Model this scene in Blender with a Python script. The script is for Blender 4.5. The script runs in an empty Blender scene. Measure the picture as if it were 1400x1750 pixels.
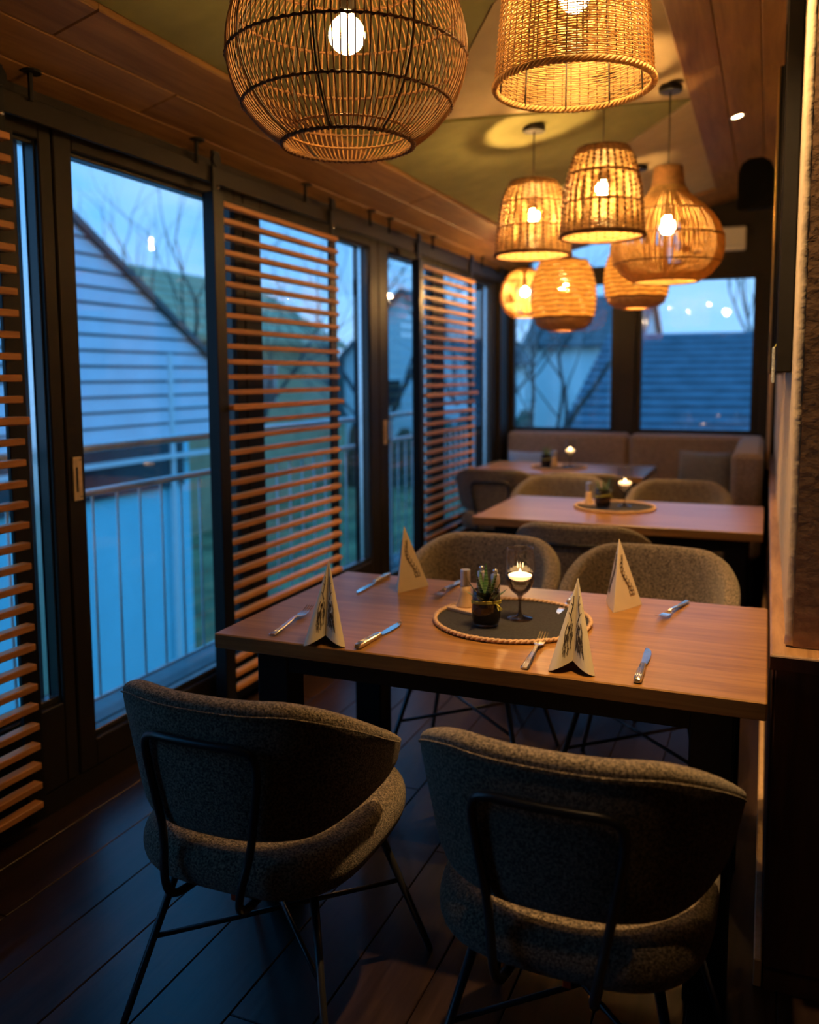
import bpy, math, random
from mathutils import Vector, Matrix
random.seed(7)
PI = math.pi
sc = bpy.context.scene
COL = sc.collection

# ------------------------------------------------------------------ camera
cam_d = bpy.data.cameras.new('camera')
cam = bpy.data.objects.new('camera', cam_d); COL.objects.link(cam)
YAW, PITCH, ROLL, FPX, CYPX = 0.390487, 0.101425, -0.005899, 1487.2, 794.9
fw = Vector((-math.sin(YAW)*math.cos(PITCH), math.cos(YAW)*math.cos(PITCH), -math.sin(PITCH)))
rt = Vector((math.cos(YAW), math.sin(YAW), 0)); up = rt.cross(fw)
rt2 = math.cos(ROLL)*rt + math.sin(ROLL)*up
up2 = -math.sin(ROLL)*rt + math.cos(ROLL)*up
m = Matrix.Identity(4)
for i in range(3):
    m[i][0] = rt2[i]; m[i][1] = up2[i]; m[i][2] = -fw[i]
m[2][3] = 1.45
cam.matrix_world = m
cam_d.sensor_fit = 'HORIZONTAL'; cam_d.sensor_width = 24.0
cam_d.lens = FPX/1400*24.0
cam_d.shift_y = (CYPX-875)/1400
cam_d.clip_start = 0.05; cam_d.clip_end = 300
cam_d.dof.use_dof = True; cam_d.dof.focus_distance = 2.0; cam_d.dof.aperture_fstop = 1.7
cam_d.dof.aperture_blades = 0
sc.camera = cam

# ------------------------------------------------------------------ world: dusk sky with thin cloud
w = bpy.data.worlds.new('dusk_sky'); sc.world = w; w.use_nodes = True
nt = w.node_tree; nt.nodes.clear()
tc = nt.nodes.new('ShaderNodeTexCoord')
sx = nt.nodes.new('ShaderNodeSeparateXYZ'); nt.links.new(tc.outputs['Generated'], sx.inputs[0])
rp = nt.nodes.new('ShaderNodeValToRGB'); nt.links.new(sx.outputs['Z'], rp.inputs[0])
e = rp.color_ramp.elements
e[0].position = 0.0; e[0].color = (0.25, 0.50, 0.85, 1)
e[1].position = 0.55; e[1].color = (0.008, 0.40, 1.08, 1)
x = e.new(0.22); x.color = (0.10, 0.38, 0.80, 1)
mp = nt.nodes.new('ShaderNodeMapping'); mp.inputs['Scale'].default_value = (2.2, 2.2, 7)
nt.links.new(tc.outputs['Generated'], mp.inputs[0])
nz = nt.nodes.new('ShaderNodeTexNoise'); nz.inputs['Scale'].default_value = 1.6; nz.inputs['Detail'].default_value = 5
nt.links.new(mp.outputs[0], nz.inputs[0])
cr = nt.nodes.new('ShaderNodeValToRGB'); nt.links.new(nz.outputs[0], cr.inputs[0])
cr.color_ramp.elements[0].position = 0.46; cr.color_ramp.elements[0].color = (0, 0, 0, 1)
cr.color_ramp.elements[1].position = 0.68; cr.color_ramp.elements[1].color = (0.7, 0.7, 0.7, 1)
mx = nt.nodes.new('ShaderNodeMixRGB'); mx.inputs[2].default_value = (0.33, 0.54, 0.82, 1)
nt.links.new(cr.outputs[0], mx.inputs[0]); nt.links.new(rp.outputs[0], mx.inputs[1])
bg = nt.nodes.new('ShaderNodeBackground'); bg.inputs[1].default_value = 1.9
nt.links.new(mx.outputs[0], bg.inputs[0])
wo = nt.nodes.new('ShaderNodeOutputWorld'); nt.links.new(bg.outputs[0], wo.inputs[0])

# ------------------------------------------------------------------ colour management and sampling
vs = sc.view_settings
vs.view_transform = 'Standard'; vs.look = 'None'; vs.gamma = 1.0; vs.use_curve_mapping = False
vs.exposure = 0.0
BULB = 3.0          # overall level of the lamp bulbs
cy = sc.cycles
cy.max_bounces = 7; cy.diffuse_bounces = 3; cy.glossy_bounces = 4; cy.transmission_bounces = 6
cy.transparent_max_bounces = 24
cy.sample_clamp_indirect = 4.0; cy.caustics_reflective = False; cy.caustics_refractive = False
cy.use_denoising = True; cy.use_adaptive_sampling = True; cy.adaptive_threshold = 0.03

# ------------------------------------------------------------------ material helpers
MATS = {}
def newmat(name):
    mt = bpy.data.materials.new(name); mt.use_nodes = True
    MATS[name] = mt
    b = mt.node_tree.nodes['Principled BSDF']
    return mt, mt.node_tree, b
def setp(b, **k):
    names = dict(col='Base Color', rough='Roughness', metal='Metallic', spec='Specular IOR Level', coat='Coat Weight', coatr='Coat Roughness', sheen='Sheen Weight', trans='Transmission Weight', ior='IOR', alpha='Alpha', emc='Emission Color', ems='Emission Strength')
    for kk, v in k.items():
        if isinstance(v, tuple) and len(v) == 3: v = v+(1,)
        b.inputs[names[kk]].default_value = v
def plain(name, col, rough=0.6, metal=0.0, vary=0.12, scale=25.0, bump=0.0, **k):
    """colour with fine noise variation and optional relief"""
    mt, nt, b = newmat(name)
    setp(b, rough=rough, metal=metal, **k)
    t = nt.nodes.new('ShaderNodeTexCoord')
    n = nt.nodes.new('ShaderNodeTexNoise'); n.inputs['Scale'].default_value = scale; n.inputs['Detail'].default_value = 4
    nt.links.new(t.outputs['Object'], n.inputs[0])
    r = nt.nodes.new('ShaderNodeValToRGB'); nt.links.new(n.outputs[0], r.inputs[0])
    lo = tuple(c*(1-vary) for c in col)+(1,); hi = tuple(min(1, c*(1+vary)) for c in col)+(1,)
    r.color_ramp.elements[0].position = 0.3; r.color_ramp.elements[0].color = lo
    r.color_ramp.elements[1].position = 0.7; r.color_ramp.elements[1].color = hi
    nt.links.new(r.outputs[0], b.inputs['Base Color'])
    if bump:
        bp = nt.nodes.new('ShaderNodeBump'); bp.inputs['Strength'].default_value = bump; bp.inputs['Distance'].default_value = 0.004
        nt.links.new(n.outputs[0], bp.inputs['Height']); nt.links.new(bp.outputs[0], b.inputs['Normal'])
    return mt
def wood(name, c0, c1, stretch=(1, 14, 14), scale=3.0, rough=0.42, bump=0.08, rnd=0.25, spec=0.4, coat=0.0):
    mt, nt, b = newmat(name)
    setp(b, rough=rough, spec=spec, coat=coat)
    t = nt.nodes.new('ShaderNodeTexCoord'); oi = nt.nodes.new('ShaderNodeObjectInfo')
    mpn = nt.nodes.new('ShaderNodeMapping'); mpn.inputs['Scale'].default_value = stretch
    ad = nt.nodes.new('ShaderNodeVectorMath'); ad.operation = 'ADD'
    ml = nt.nodes.new('ShaderNodeMath'); ml.operation = 'MULTIPLY'; ml.inputs[1].default_value = 37.0
    nt.links.new(oi.outputs['Random'], ml.inputs[0])
    nt.links.new(t.outputs['Object'], ad.inputs[0]); nt.links.new(ml.outputs[0], ad.inputs[1])
    nt.links.new(ad.outputs[0], mpn.inputs[0])
    n = nt.nodes.new('ShaderNodeTexNoise'); n.inputs['Scale'].default_value = scale; n.inputs['Detail'].default_value = 7; n.inputs['Roughness'].default_value = 0.62
    n.inputs['Distortion'].default_value = 0.6
    nt.links.new(mpn.outputs[0], n.inputs[0])
    r = nt.nodes.new('ShaderNodeValToRGB'); nt.links.new(n.outputs[0], r.inputs[0])
    r.color_ramp.elements[0].position = 0.3; r.color_ramp.elements[0].color = c0+(1,)
    r.color_ramp.elements[1].position = 0.72; r.color_ramp.elements[1].color = c1+(1,)
    hs = nt.nodes.new('ShaderNodeHueSaturation')
    mr = nt.nodes.new('ShaderNodeMapRange'); mr.inputs['To Min'].default_value = 1-rnd; mr.inputs['To Max'].default_value = 1+rnd
    nt.links.new(oi.outputs['Random'], mr.inputs[0]); nt.links.new(mr.outputs[0], hs.inputs['Value'])
    nt.links.new(r.outputs[0], hs.inputs['Color']); nt.links.new(hs.outputs[0], b.inputs['Base Color'])
    if bump:
        bp = nt.nodes.new('ShaderNodeBump'); bp.inputs['Strength'].default_value = bump; bp.inputs['Distance'].default_value = 0.003
        nt.links.new(n.outputs[0], bp.inputs['Height']); nt.links.new(bp.outputs[0], b.inputs['Normal'])
    return mt
def tweed(name, dark, light, scale=420.0):
    mt, nt, b = newmat(name)
    setp(b, rough=0.95, spec=0.15, sheen=0.25)
    t = nt.nodes.new('ShaderNodeTexCoord')
    v = nt.nodes.new('ShaderNodeTexVoronoi'); v.inputs['Scale'].default_value = scale
    nt.links.new(t.outputs['Object'], v.inputs['Vector'])
    n = nt.nodes.new('ShaderNodeTexNoise'); n.inputs['Scale'].default_value = scale*0.55; n.inputs['Detail'].default_value = 3
    nt.links.new(t.outputs['Object'], n.inputs[0])
    r = nt.nodes.new('ShaderNodeValToRGB'); nt.links.new(n.outputs[0], r.inputs[0])
    r.color_ramp.elements[0].position = 0.38; r.color_ramp.elements[0].color = dark+(1,)
    r.color_ramp.elements[1].position = 0.66; r.color_ramp.elements[1].color = light+(1,)
    nt.links.new(r.outputs[0], b.inputs['Base Color'])
    bp = nt.nodes.new('ShaderNodeBump'); bp.inputs['Strength'].default_value = 0.7; bp.inputs['Distance'].default_value = 0.003
    nt.links.new(v.outputs['Distance'], bp.inputs['Height']); nt.links.new(bp.outputs[0], b.inputs['Normal'])
    return mt
def reed(name, col, transl=0.25):
    """thin cane: diffuse with some light coming through"""
    mt, nt, b = newmat(name)
    setp(b, rough=0.5, spec=0.3)
    t = nt.nodes.new('ShaderNodeTexCoord')
    n = nt.nodes.new('ShaderNodeTexNoise'); n.inputs['Scale'].default_value = 40; n.inputs['Detail'].default_value = 3
    nt.links.new(t.outputs['Object'], n.inputs[0])
    r = nt.nodes.new('ShaderNodeValToRGB'); nt.links.new(n.outputs[0], r.inputs[0])
    r.color_ramp.elements[0].position = 0.3; r.color_ramp.elements[0].color = tuple(c*0.7 for c in col)+(1,)
    r.color_ramp.elements[1].position = 0.7; r.color_ramp.elements[1].color = tuple(min(1, c*1.15) for c in col)+(1,)
    nt.links.new(r.outputs[0], b.inputs['Base Color'])
    tl = nt.nodes.new('ShaderNodeBsdfTranslucent'); nt.links.new(r.outputs[0], tl.inputs[0])
    mxs = nt.nodes.new('ShaderNodeMixShader'); mxs.inputs[0].default_value = transl
    nt.links.new(b.outputs[0], mxs.inputs[1]); nt.links.new(tl.outputs[0], mxs.inputs[2])
    nt.links.new(mxs.outputs[0], nt.nodes['Material Output'].inputs[0])
    return mt
def glass(name, tint, r0=0.05, grough=0.0, power=5.0):
    """thin pane: clear or tinted see-through with mirror reflection rising at grazing angles"""
    mt, nt, b = newmat(name); nt.nodes.remove(b)
    lw = nt.nodes.new('ShaderNodeLayerWeight'); lw.inputs[0].default_value = 0.5
    pw = nt.nodes.new('ShaderNodeMath'); pw.operation = 'POWER'; pw.inputs[1].default_value = power
    nt.links.new(lw.outputs['Facing'], pw.inputs[0])
    mr = nt.nodes.new('ShaderNodeMapRange'); mr.inputs['To Min'].default_value = r0; mr.inputs['To Max'].default_value = 0.95
    nt.links.new(pw.outputs[0], mr.inputs[0])
    tr = nt.nodes.new('ShaderNodeBsdfTransparent'); tr.inputs[0].default_value = tint+(1,)
    gl = nt.nodes.new('ShaderNodeBsdfGlossy'); gl.inputs['Roughness'].default_value = grough
    mxs = nt.nodes.new('ShaderNodeMixShader')
    nt.links.new(mr.outputs[0], mxs.inputs[0]); nt.links.new(tr.outputs[0], mxs.inputs[1]); nt.links.new(gl.outputs[0], mxs.inputs[2])
    nt.links.new(mxs.outputs[0], nt.nodes['Material Output'].inputs[0])
    return mt
def emit(name, col, strength):
    mt, nt, b = newmat(name)
    setp(b, col=col, rough=0.4, emc=col, ems=strength)
    return mt

M_FLOOR = wood('dark_floor_wood', (0.014, 0.0075, 0.0055), (0.040, 0.022, 0.016), stretch=(14, 1.2, 14), scale=2.6, rough=0.32, bump=0.12, rnd=0.3, spec=0.34)
M_TABLE = wood('oiled_table_oak', (0.18, 0.078, 0.018), (0.39, 0.195, 0.050), stretch=(1.3, 22, 22), scale=2.0, rough=0.33, bump=0.1, rnd=0.06, spec=0.5)
M_SLAT = wood('slat_larch', (0.44, 0.175, 0.055), (0.66, 0.31, 0.105), stretch=(20, 1.5, 20), scale=3.0, rough=0.5, rnd=0.12)
M_SOFFIT = wood('spruce_board', (0.18, 0.085, 0.025), (0.36, 0.19, 0.062), stretch=(12, 0.9, 12), scale=2.2, rough=0.55, rnd=0.15)
M_WAIN = wood('dark_wainscot_wood', (0.050, 0.020, 0.011), (0.12, 0.052, 0.026), stretch=(10, 10, 1.0), scale=2.5, rough=0.45, rnd=0.1)
M_LEDGE = wood('worn_ledge_wood', (0.20, 0.10, 0.04), (0.42, 0.24, 0.11), stretch=(14, 1.5, 14), scale=3.0, rough=0.4, rnd=0.05)
M_LIGHTWOOD = wood('pale_beech', (0.52, 0.33, 0.17), (0.68, 0.47, 0.28), stretch=(12, 12, 1.5), scale=3.0, rough=0.45, rnd=0.05)
M_PLASTER = plain('rough_plaster', (0.60, 0.48, 0.33), rough=0.9, vary=0.12, scale=38, bump=0.55)
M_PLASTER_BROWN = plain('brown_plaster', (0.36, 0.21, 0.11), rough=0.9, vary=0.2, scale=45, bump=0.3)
M_TAN = plain('tan_felt', (0.46, 0.36, 0.22), rough=0.97, vary=0.06, scale=9)
M_OLIVE = plain('olive_felt', (0.23, 0.22, 0.085), rough=0.97, vary=0.10, scale=9)
M_FRAME = plain('anthracite_aluminium', (0.020, 0.016, 0.013), rough=0.5, metal=0.0, vary=0.06, scale=60, spec=0.2)
M_REVEAL = plain('dark_glazing_bead', (0.03, 0.033, 0.036), rough=0.24, metal=0.0, vary=0.05, scale=60, spec=0.5)
M_BEAD = plain('silver_spacer_bar', (0.75, 0.80, 0.85), rough=0.22, metal=1.0, vary=0.04, scale=60)
M_BLACK = plain('black_steel', (0.008, 0.008, 0.009), rough=0.42, vary=0.1, scale=80, spec=0.25)
M_TUBE = plain('black_lacquered_tube', (0.022, 0.022, 0.025), rough=0.32, vary=0.05, scale=80, spec=0.6)
M_BLACKWOOD = plain('black_stained_wood', (0.008, 0.007, 0.007), rough=0.55, vary=0.15, scale=30, spec=0.15)
M_SPEAKER = plain('matte_black_plastic', (0.004, 0.004, 0.004), rough=0.9, vary=0.1, scale=60, spec=0.05)
M_BRASS = plain('aged_brass', (0.80, 0.62, 0.40), rough=0.5, metal=0.1, vary=0.15, scale=50)
M_STEEL = plain('polished_steel', (0.78, 0.77, 0.74), rough=0.16, metal=1.0, vary=0.04, scale=60)
M_SATIN = plain('satin_steel', (0.66, 0.65, 0.62), rough=0.34, metal=1.0, vary=0.05, scale=60)
M_TWEED = tweed('grey_brown_tweed', (0.050, 0.040, 0.030), (0.37, 0.29, 0.205))
M_BENCH = tweed('taupe_bench_weave', (0.17, 0.115, 0.085), (0.34, 0.25, 0.19), scale=260)
M_PILLOW = tweed('grey_cushion_weave', (0.10, 0.095, 0.085), (0.26, 0.24, 0.21), scale=300)
M_PILLOW2 = tweed('pale_cushion_weave', (0.24, 0.27, 0.30), (0.42, 0.46, 0.50), scale=300)
M_REED = reed('brown_cane', (0.42, 0.215, 0.075), 0.08)
M_WICKER = reed('honey_wicker', (0.70, 0.45, 0.18), 0.42)
M_WICKER_D = reed('dark_wicker', (0.19, 0.09, 0.034), 0.08)
M_HOOP_D = reed('burnt_cane', (0.09, 0.042, 0.016), 0.03)
M_RAFFIA = reed('pale_raffia', (0.92, 0.70, 0.38), 0.85)
M_NECK = reed('woven_neck_cane', (0.42, 0.22, 0.085), 0.1)
M_GLASS = glass('window_glass', (0.93, 0.96, 0.97), 0.055)
M_SMOKE = glass('smoked_glass', (0.50, 0.46, 0.45), 0.06)
M_SMOKE_L = glass('light_smoked_glass', (0.93, 0.91, 0.89), 0.045)
M_FELT = plain('charcoal_felt', (0.026, 0.025, 0.026), rough=0.98, vary=0.35, scale=160, bump=0.3)
M_ROPE = plain('sisal_rope', (0.62, 0.40, 0.24), rough=0.85, vary=0.2, scale=120, bump=0.5)
M_PAPER = plain('cream_paper', (0.80, 0.70, 0.52), rough=0.85, vary=0.03, scale=30)
M_INK = plain('napkin_print_ink', (0.075, 0.055, 0.045), rough=0.9, vary=0.3, scale=120)
M_LEAF = plain('succulent_leaf', (0.045, 0.12, 0.038), rough=0.4, vary=0.3, scale=60)
M_LEAFDOT = plain('leaf_white_band', (0.45, 0.50, 0.38), rough=0.5)
M_SOIL = plain('bark_mulch', (0.10, 0.045, 0.025), rough=0.95, vary=0.5, scale=120, bump=0.8)
M_STRING = plain('yellow_green_string', (0.50, 0.46, 0.08), rough=0.8, vary=0.2, scale=100)
M_WAX = emit('glowing_wax', (1.0, 0.60, 0.24), 9.0)
M_FLAME = emit('candle_flame', (1.0, 0.72, 0.34), 60.0)
M_TIN = plain('tealight_cup', (0.75, 0.72, 0.66), rough=0.3, metal=1.0)
M_BULB = emit('glowing_bulb', (1.0, 0.56, 0.18), 135.0*BULB)
M_BULB_A = emit('glowing_globe_bulb', (1.0, 0.56, 0.18), 34.0*BULB)
M_BULB_S = emit('glowing_small_bulb', (1.0, 0.56, 0.18), 470.0*BULB)
M_DOWN = emit('downlight_lens', (1.0, 0.72, 0.36), 20.0)
M_SOCKET = plain('socket_black', (0.02, 0.017, 0.014), rough=0.5)
M_WHITEBOX = plain('white_plastic', (0.72, 0.68, 0.58), rough=0.5, vary=0.03)
M_ORANGE = plain('orange_tag', (0.75, 0.10, 0.03), rough=0.6)
M_GOLD = plain('gilt_edge', (0.62, 0.40, 0.13), rough=0.35, metal=0.7)
M_CANVAS = plain('dark_picture', (0.03, 0.028, 0.026), rough=0.35, vary=0.4, scale=5)
M_GALV = plain('galvanised_steel', (0.82, 0.85, 0.86), rough=0.4, metal=0.1, vary=0.08, scale=30)
M_SIDING = plain('white_clapboard', (0.78, 0.79, 0.86), rough=0.8, vary=0.06, scale=2)
M_RENDER = plain('white_render', (0.80, 0.82, 0.82), rough=0.9, vary=0.04, scale=2)
M_SKYCAST_WALL = plain('sky_cast_render', (0.30, 0.78, 0.90), rough=0.9, vary=0.04, scale=2)  # white wall, the blue cast of the dusk sky put into its colour
M_HBROWN = plain('olive_brown_boarding', (0.50, 0.36, 0.20), rough=0.9, vary=0.15, scale=1.5)
M_ROOFD = plain('dark_roof_tile', (0.15, 0.13, 0.13), rough=0.85, vary=0.2, scale=3)
M_SLATE = plain('slate_shingle', (0.12, 0.14, 0.17), rough=0.8, vary=0.25, scale=3)
M_DARKGLASS = plain('dark_window_pane', (0.03, 0.04, 0.05), rough=0.1, spec=0.8)
M_GRASS = plain('winter_grass', (0.20, 0.19, 0.085), rough=0.98, vary=0.5, scale=1.3)
M_BARK = plain('tree_bark', (0.075, 0.06, 0.055), rough=0.95, vary=0.3, scale=12)
M_HEDGE = plain('dark_hedge', (0.05, 0.075, 0.05), rough=0.98, vary=0.5, scale=3)
M_DECK = plain('grey_deck', (0.22, 0.22, 0.22), rough=0.7, vary=0.15, scale=8)
M_WALL = plain('dark_render_wall', (0.10, 0.085, 0.07), rough=0.85, vary=0.1, scale=10)

# ------------------------------------------------------------------ mesh helpers
class MB:
    def __init__(s): s.v = []; s.f = []
    def box(s, x0, x1, y0, y1, z0, z1):
        n = len(s.v)
        s.v += [(x0,y0,z0),(x1,y0,z0),(x1,y1,z0),(x0,y1,z0),(x0,y0,z1),(x1,y0,z1),(x1,y1,z1),(x0,y1,z1)]
        s.f += [tuple(n+i for i in q) for q in ((3,2,1,0),(4,5,6,7),(0,1,5,4),(1,2,6,5),(2,3,7,6),(3,0,4,7))]
        return s
    def bbox(s, x0, x1, y0, y1, z0, z1, b=0.004):
        """box with chamfered edges"""
        n = len(s.v); cx, cy_, cz = (x0+x1)/2, (y0+y1)/2, (z0+z1)/2
        hx, hy, hz = (x1-x0)/2, (y1-y0)/2, (z1-z0)/2
        b = min(b, hx*.9, hy*.9, hz*.9)
        idx = {}
        for sx_ in (-1,1):
            for sy_ in (-1,1):
                for sz_ in (-1,1):
                    for a in range(3):
                        o = [b,b,b]; o[a] = 0
                        idx[(sx_,sy_,sz_,a)] = len(s.v)
                        s.v.append((cx+sx_*(hx-o[0]), cy_+sy_*(hy-o[1]), cz+sz_*(hz-o[2])))
        def face(l): s.f.append(tuple(l))
        for a in range(3):
            u, v_ = (a+1)%3, (a+2)%3
            for sg in (-1,1):
                q = []
                for (p, r_) in ((-1,-1),(1,-1),(1,1),(-1,1)):
                    k = [0,0,0]; k[a]=sg; k[u]=p; k[v_]=r_
                    q.append(idx[(k[0],k[1],k[2],a)])
                face(q if sg > 0 else q[::-1])
        for a in range(3):       # edges along axis a
            u, v_ = (a+1)%3, (a+2)%3
            for p in (-1,1):
                for r_ in (-1,1):
                    k0=[0,0,0]; k0[a]=-1; k0[u]=p; k0[v_]=r_
                    k1=[0,0,0]; k1[a]=1; k1[u]=p; k1[v_]=r_
                    q = [idx[(*k0,u)], idx[(*k1,u)], idx[(*k1,v_)], idx[(*k0,v_)]]
                    face(q if p*r_ < 0 else q[::-1])
        for sx_ in (-1,1):
            for sy_ in (-1,1):
                for sz_ in (-1,1):
                    q = [idx[(sx_,sy_,sz_,a)] for a in range(3)]
                    face(q if sx_*sy_*sz_ > 0 else q[::-1])
        return s
    def loft(s, rings, close=True, cap0=True, cap1=True):
        n0 = len(s.v); k = len(rings[0])
        for r in rings: s.v += [tuple(p) for p in r]
        for i in range(len(rings)-1):
            for j in range(k if close else k-1):
                a = n0+i*k+j; b_ = n0+i*k+(j+1)%k
                s.f.append((a, b_, b_+k, a+k))
        if cap0: s.f.append(tuple(n0+j for j in range(k))[::-1])
        if cap1: s.f.append(tuple(n0+(len(rings)-1)*k+j for j in range(k)))
        return s
    def tube(s, pts, r, n=6, closed=False, cap=True):
        pts = [Vector(p) for p in pts]; m_ = len(pts)
        rad = r if isinstance(r, (list, tuple)) else [r]*m_
        rings = []; prev = None
        for i, p in enumerate(pts):
            if closed: t = (pts[(i+1)%m_]-pts[i-1])
            else: t = pts[min(i+1, m_-1)]-pts[max(i-1, 0)]
            t.normalize()
            if prev is None:
                a = Vector((0,0,1)) if abs(t.z) < 0.9 else Vector((1,0,0))
                nrm = (a-t*a.dot(t)).normalized()
            else:
                nrm = prev-t*prev.dot(t)
                if nrm.length < 1e-6: nrm = t.orthogonal()
                nrm.normalize()
            prev = nrm; bn = t.cross(nrm)
            rings.append([p+(nrm*math.cos(2*PI*j/n)+bn*math.sin(2*PI*j/n))*rad[i] for j in range(n)])
        if closed:
            n0 = len(s.v)
            for r_ in rings: s.v += [tuple(q) for q in r_]
            for i in range(m_):
                for j in range(n):
                    a = n0+i*n+j; b_ = n0+i*n+(j+1)%n; c = n0+((i+1)%m_)*n+(j+1)%n; d = n0+((i+1)%m_)*n+j
                    s.f.append((a,b_,c,d))
            return s
        return s.loft(rings, cap0=cap, cap1=cap)
    def lathe(s, prof, n=32, c=(0,0,0), ribs=0, amp=0.0, cap0=False, cap1=False):
        rings = []
        for (r, z) in prof:
            ring = []
            for j in range(n):
                a = 2*PI*j/n
                rr = r*(1+amp*math.cos(ribs*a)) if ribs else r
                ring.append((c[0]+rr*math.cos(a), c[1]+rr*math.sin(a), c[2]+z))
            rings.append(ring)
        return s.loft(rings, cap0=cap0, cap1=cap1)
    def prism(s, poly, lo, hi):
        """polygon of 3D points extruded by vectors: lo/hi offsets"""
        a = [tuple(Vector(p)+Vector(lo)) for p in poly]; b_ = [tuple(Vector(p)+Vector(hi)) for p in poly]
        return s.loft([a, b_])
    def mesh(s, name, mat, smooth=False):
        me = bpy.data.meshes.new(name); me.from_pydata(s.v, [], s.f); me.update()
        if mat: me.materials.append(mat)
        if smooth:
            me.polygons.foreach_set('use_smooth', [True]*len(me.polygons))
        return me
    def build(s, name, mat, parent=None, smooth=False, loc=None, fix=True):
        me = s.mesh(name, mat, smooth)
        if fix:
            import bmesh
            bm = bmesh.new(); bm.from_mesh(me); bmesh.ops.recalc_face_normals(bm, faces=bm.faces); bm.to_mesh(me); bm.free()
        return link(name, me, parent, loc)
def link(name, me, parent=None, loc=None):
    o = bpy.data.objects.new(name, me); COL.objects.link(o)
    if parent is not None: o.parent = parent
    if loc is not None: o.location = loc
    return o
def tag(o, label=None, cat=None, group=None, kind=None):
    if label: o['label'] = label
    if cat: o['category'] = cat
    if group: o['group'] = group
    if kind: o['kind'] = kind
    return o
def thing(name, label, cat, loc=(0,0,0), rz=0.0, group=None, kind=None):
    o = bpy.data.objects.new(name, None); COL.objects.link(o)
    o.empty_display_size = 0.05
    o.location = loc; o.rotation_euler = (0,0,rz)
    return tag(o, label, cat, group, kind)
def kids(o): return [c for c in COL.objects if c.parent == o]
def copy_tree(o, loc, rz, label, group=None):
    r = o.copy(); COL.objects.link(r); r.location = loc; r.rotation_euler = (0,0,rz); r['label'] = label
    if group: r['group'] = group
    for ch in kids(o):
        c = ch.copy(); COL.objects.link(c); c.parent = r
        for g in kids(ch):
            d = g.copy(); COL.objects.link(d); d.parent = c
    return r
def subsurf(o, lv=1):
    md = o.modifiers.new('smooth', 'SUBSURF'); md.levels = lv; md.render_levels = lv
def roof_z(x_): return 2.8975+0.25*x_

# ================================================================== ROOM SHELL
# ---- floor: dark planks running towards the end window
floor = MB().box(-2.40, 2.6, -2.6, 7.62, -0.20, -0.014).build('floor', M_FLOOR); tag(floor, kind='structure')
rw = random.Random(3)
PW = 0.193
xs = -2.252
while xs < 0.1:
    y = -0.6-rw.random()*1.2
    while y < 7.5:
        L = 1.5+rw.random()*0.9
        y1 = min(y+L, 7.5); y0 = max(y, -0.6)
        if y1-y0 > 0.1:
            cx, cyy = xs+PW/2, (y0+y1)/2
            MB().bbox(-PW/2+0.0012, PW/2-0.0012, -(y1-y0)/2+0.0012, (y1-y0)/2-0.0012, -0.013, 0.0, 0.002).build('plank', M_FLOOR, floor, loc=(cx, cyy, 0))
        y = y1 if y1 < 7.5 else 9
    xs += PW

# ---- ceiling: sloped lean-to, boarded at both sides, felt panels between
def slope_slab(mb, poly, t0, t1):
    """poly of (x, y) on the sloped underside; t0..t1 is the height range above the underside"""
    return mb.loft([[(p[0], p[1], roof_z(p[0])+t0) for p in poly], [(p[0], p[1], roof_z(p[0])+t1) for p in poly]])
ceil = slope_slab(MB(), [(-2.40,-2.6),(0.10,-2.6),(0.10,7.62),(-2.40,7.62)], 0.045, 0.12).build('ceiling', M_SOFFIT); tag(ceil, kind='structure')
MB().box(0.09, 2.6, -2.6, 2.6, 2.92, 3.05).build('level_ceiling', M_TAN, ceil)
def board_row(x0, x1, y0, y1, step, seed):
    r_ = random.Random(seed); y = y0
    while y < y1-0.05:
        ye = min(y+step*(0.8+0.4*r_.random()), y1)
        cyy = (y+ye)/2; cx = (x0+x1)/2
        mb = MB()
        g = 0.0015
        hx, hy = (x1-x0)/2-g, (ye-y)/2-g
        lift = r_.random()*0.002
        b_ = 0.004
        lo = [(-hx+b_,-hy+b_),(hx-b_,-hy+b_),(hx-b_,hy-b_),(-hx+b_,hy-b_)]
        md = [(-hx,-hy),(hx,-hy),(hx,hy),(-hx,hy)]
        rr = [[(p[0],p[1],0.25*p[0]+lift) for p in lo], [(p[0],p[1],0.25*p[0]+lift+b_) for p in md], [(p[0],p[1],0.25*p[0]+0.044) for p in md]]
        mb.loft(rr).build('board', M_SOFFIT, ceil, loc=(cx, cyy, roof_z(cx)))
        y = ye
board_row(-2.252, -2.080, -0.5, 7.5, 2.4, 1)
board_row(-2.080, -1.918, -0.5, 7.5, 2.6, 2)
board_row(-1.918, -1.745, -0.5, 7.5, 2.8, 3)
board_row(-0.405, -0.245, -0.5, 6.92, 2.6, 4)
board_row(-0.245, -0.075, -0.5, 6.92, 2.9, 5)
board_row(-0.075, 0.062, -0.5, 6.92, 2.4, 6)
for k in range(3):      # boards across, in front of the end wall
    ya, yb = 6.92+k*0.193, 6.92+(k+1)*0.193
    poly = [(-1.744,ya+.002),(0.062,ya+.002),(0.062,yb-.002),(-1.744,yb-.002)]
    slope_slab(MB(), poly, 0.0, 0.044).build('board', M_SOFFIT, ceil)
felt = [
    (M_OLIVE, [(-1.742,-0.5),(-0.408,-0.5),(-0.408,2.59),(-0.905,2.94),(-1.255,3.465),(-1.742,3.355)], 0.018),
    (M_TAN,   [(-1.742,3.37),(-1.25,3.48),(-0.90,2.955),(-0.408,2.605),(-0.408,4.70),(-1.742,3.38)], 0.026),
    (M_OLIVE, [(-1.742,3.40),(-0.86,4.27),(-1.742,4.82)], 0.018),
    (M_OLIVE, [(-1.742,4.835),(-0.85,4.28),(-0.408,4.72),(-0.744,5.04),(-1.742,5.99)], 0.024),
    (M_TAN,   [(-0.408,4.735),(-0.408,6.915),(-1.742,6.915),(-1.742,6.01),(-0.744,5.058)], 0.018),
]
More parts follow.
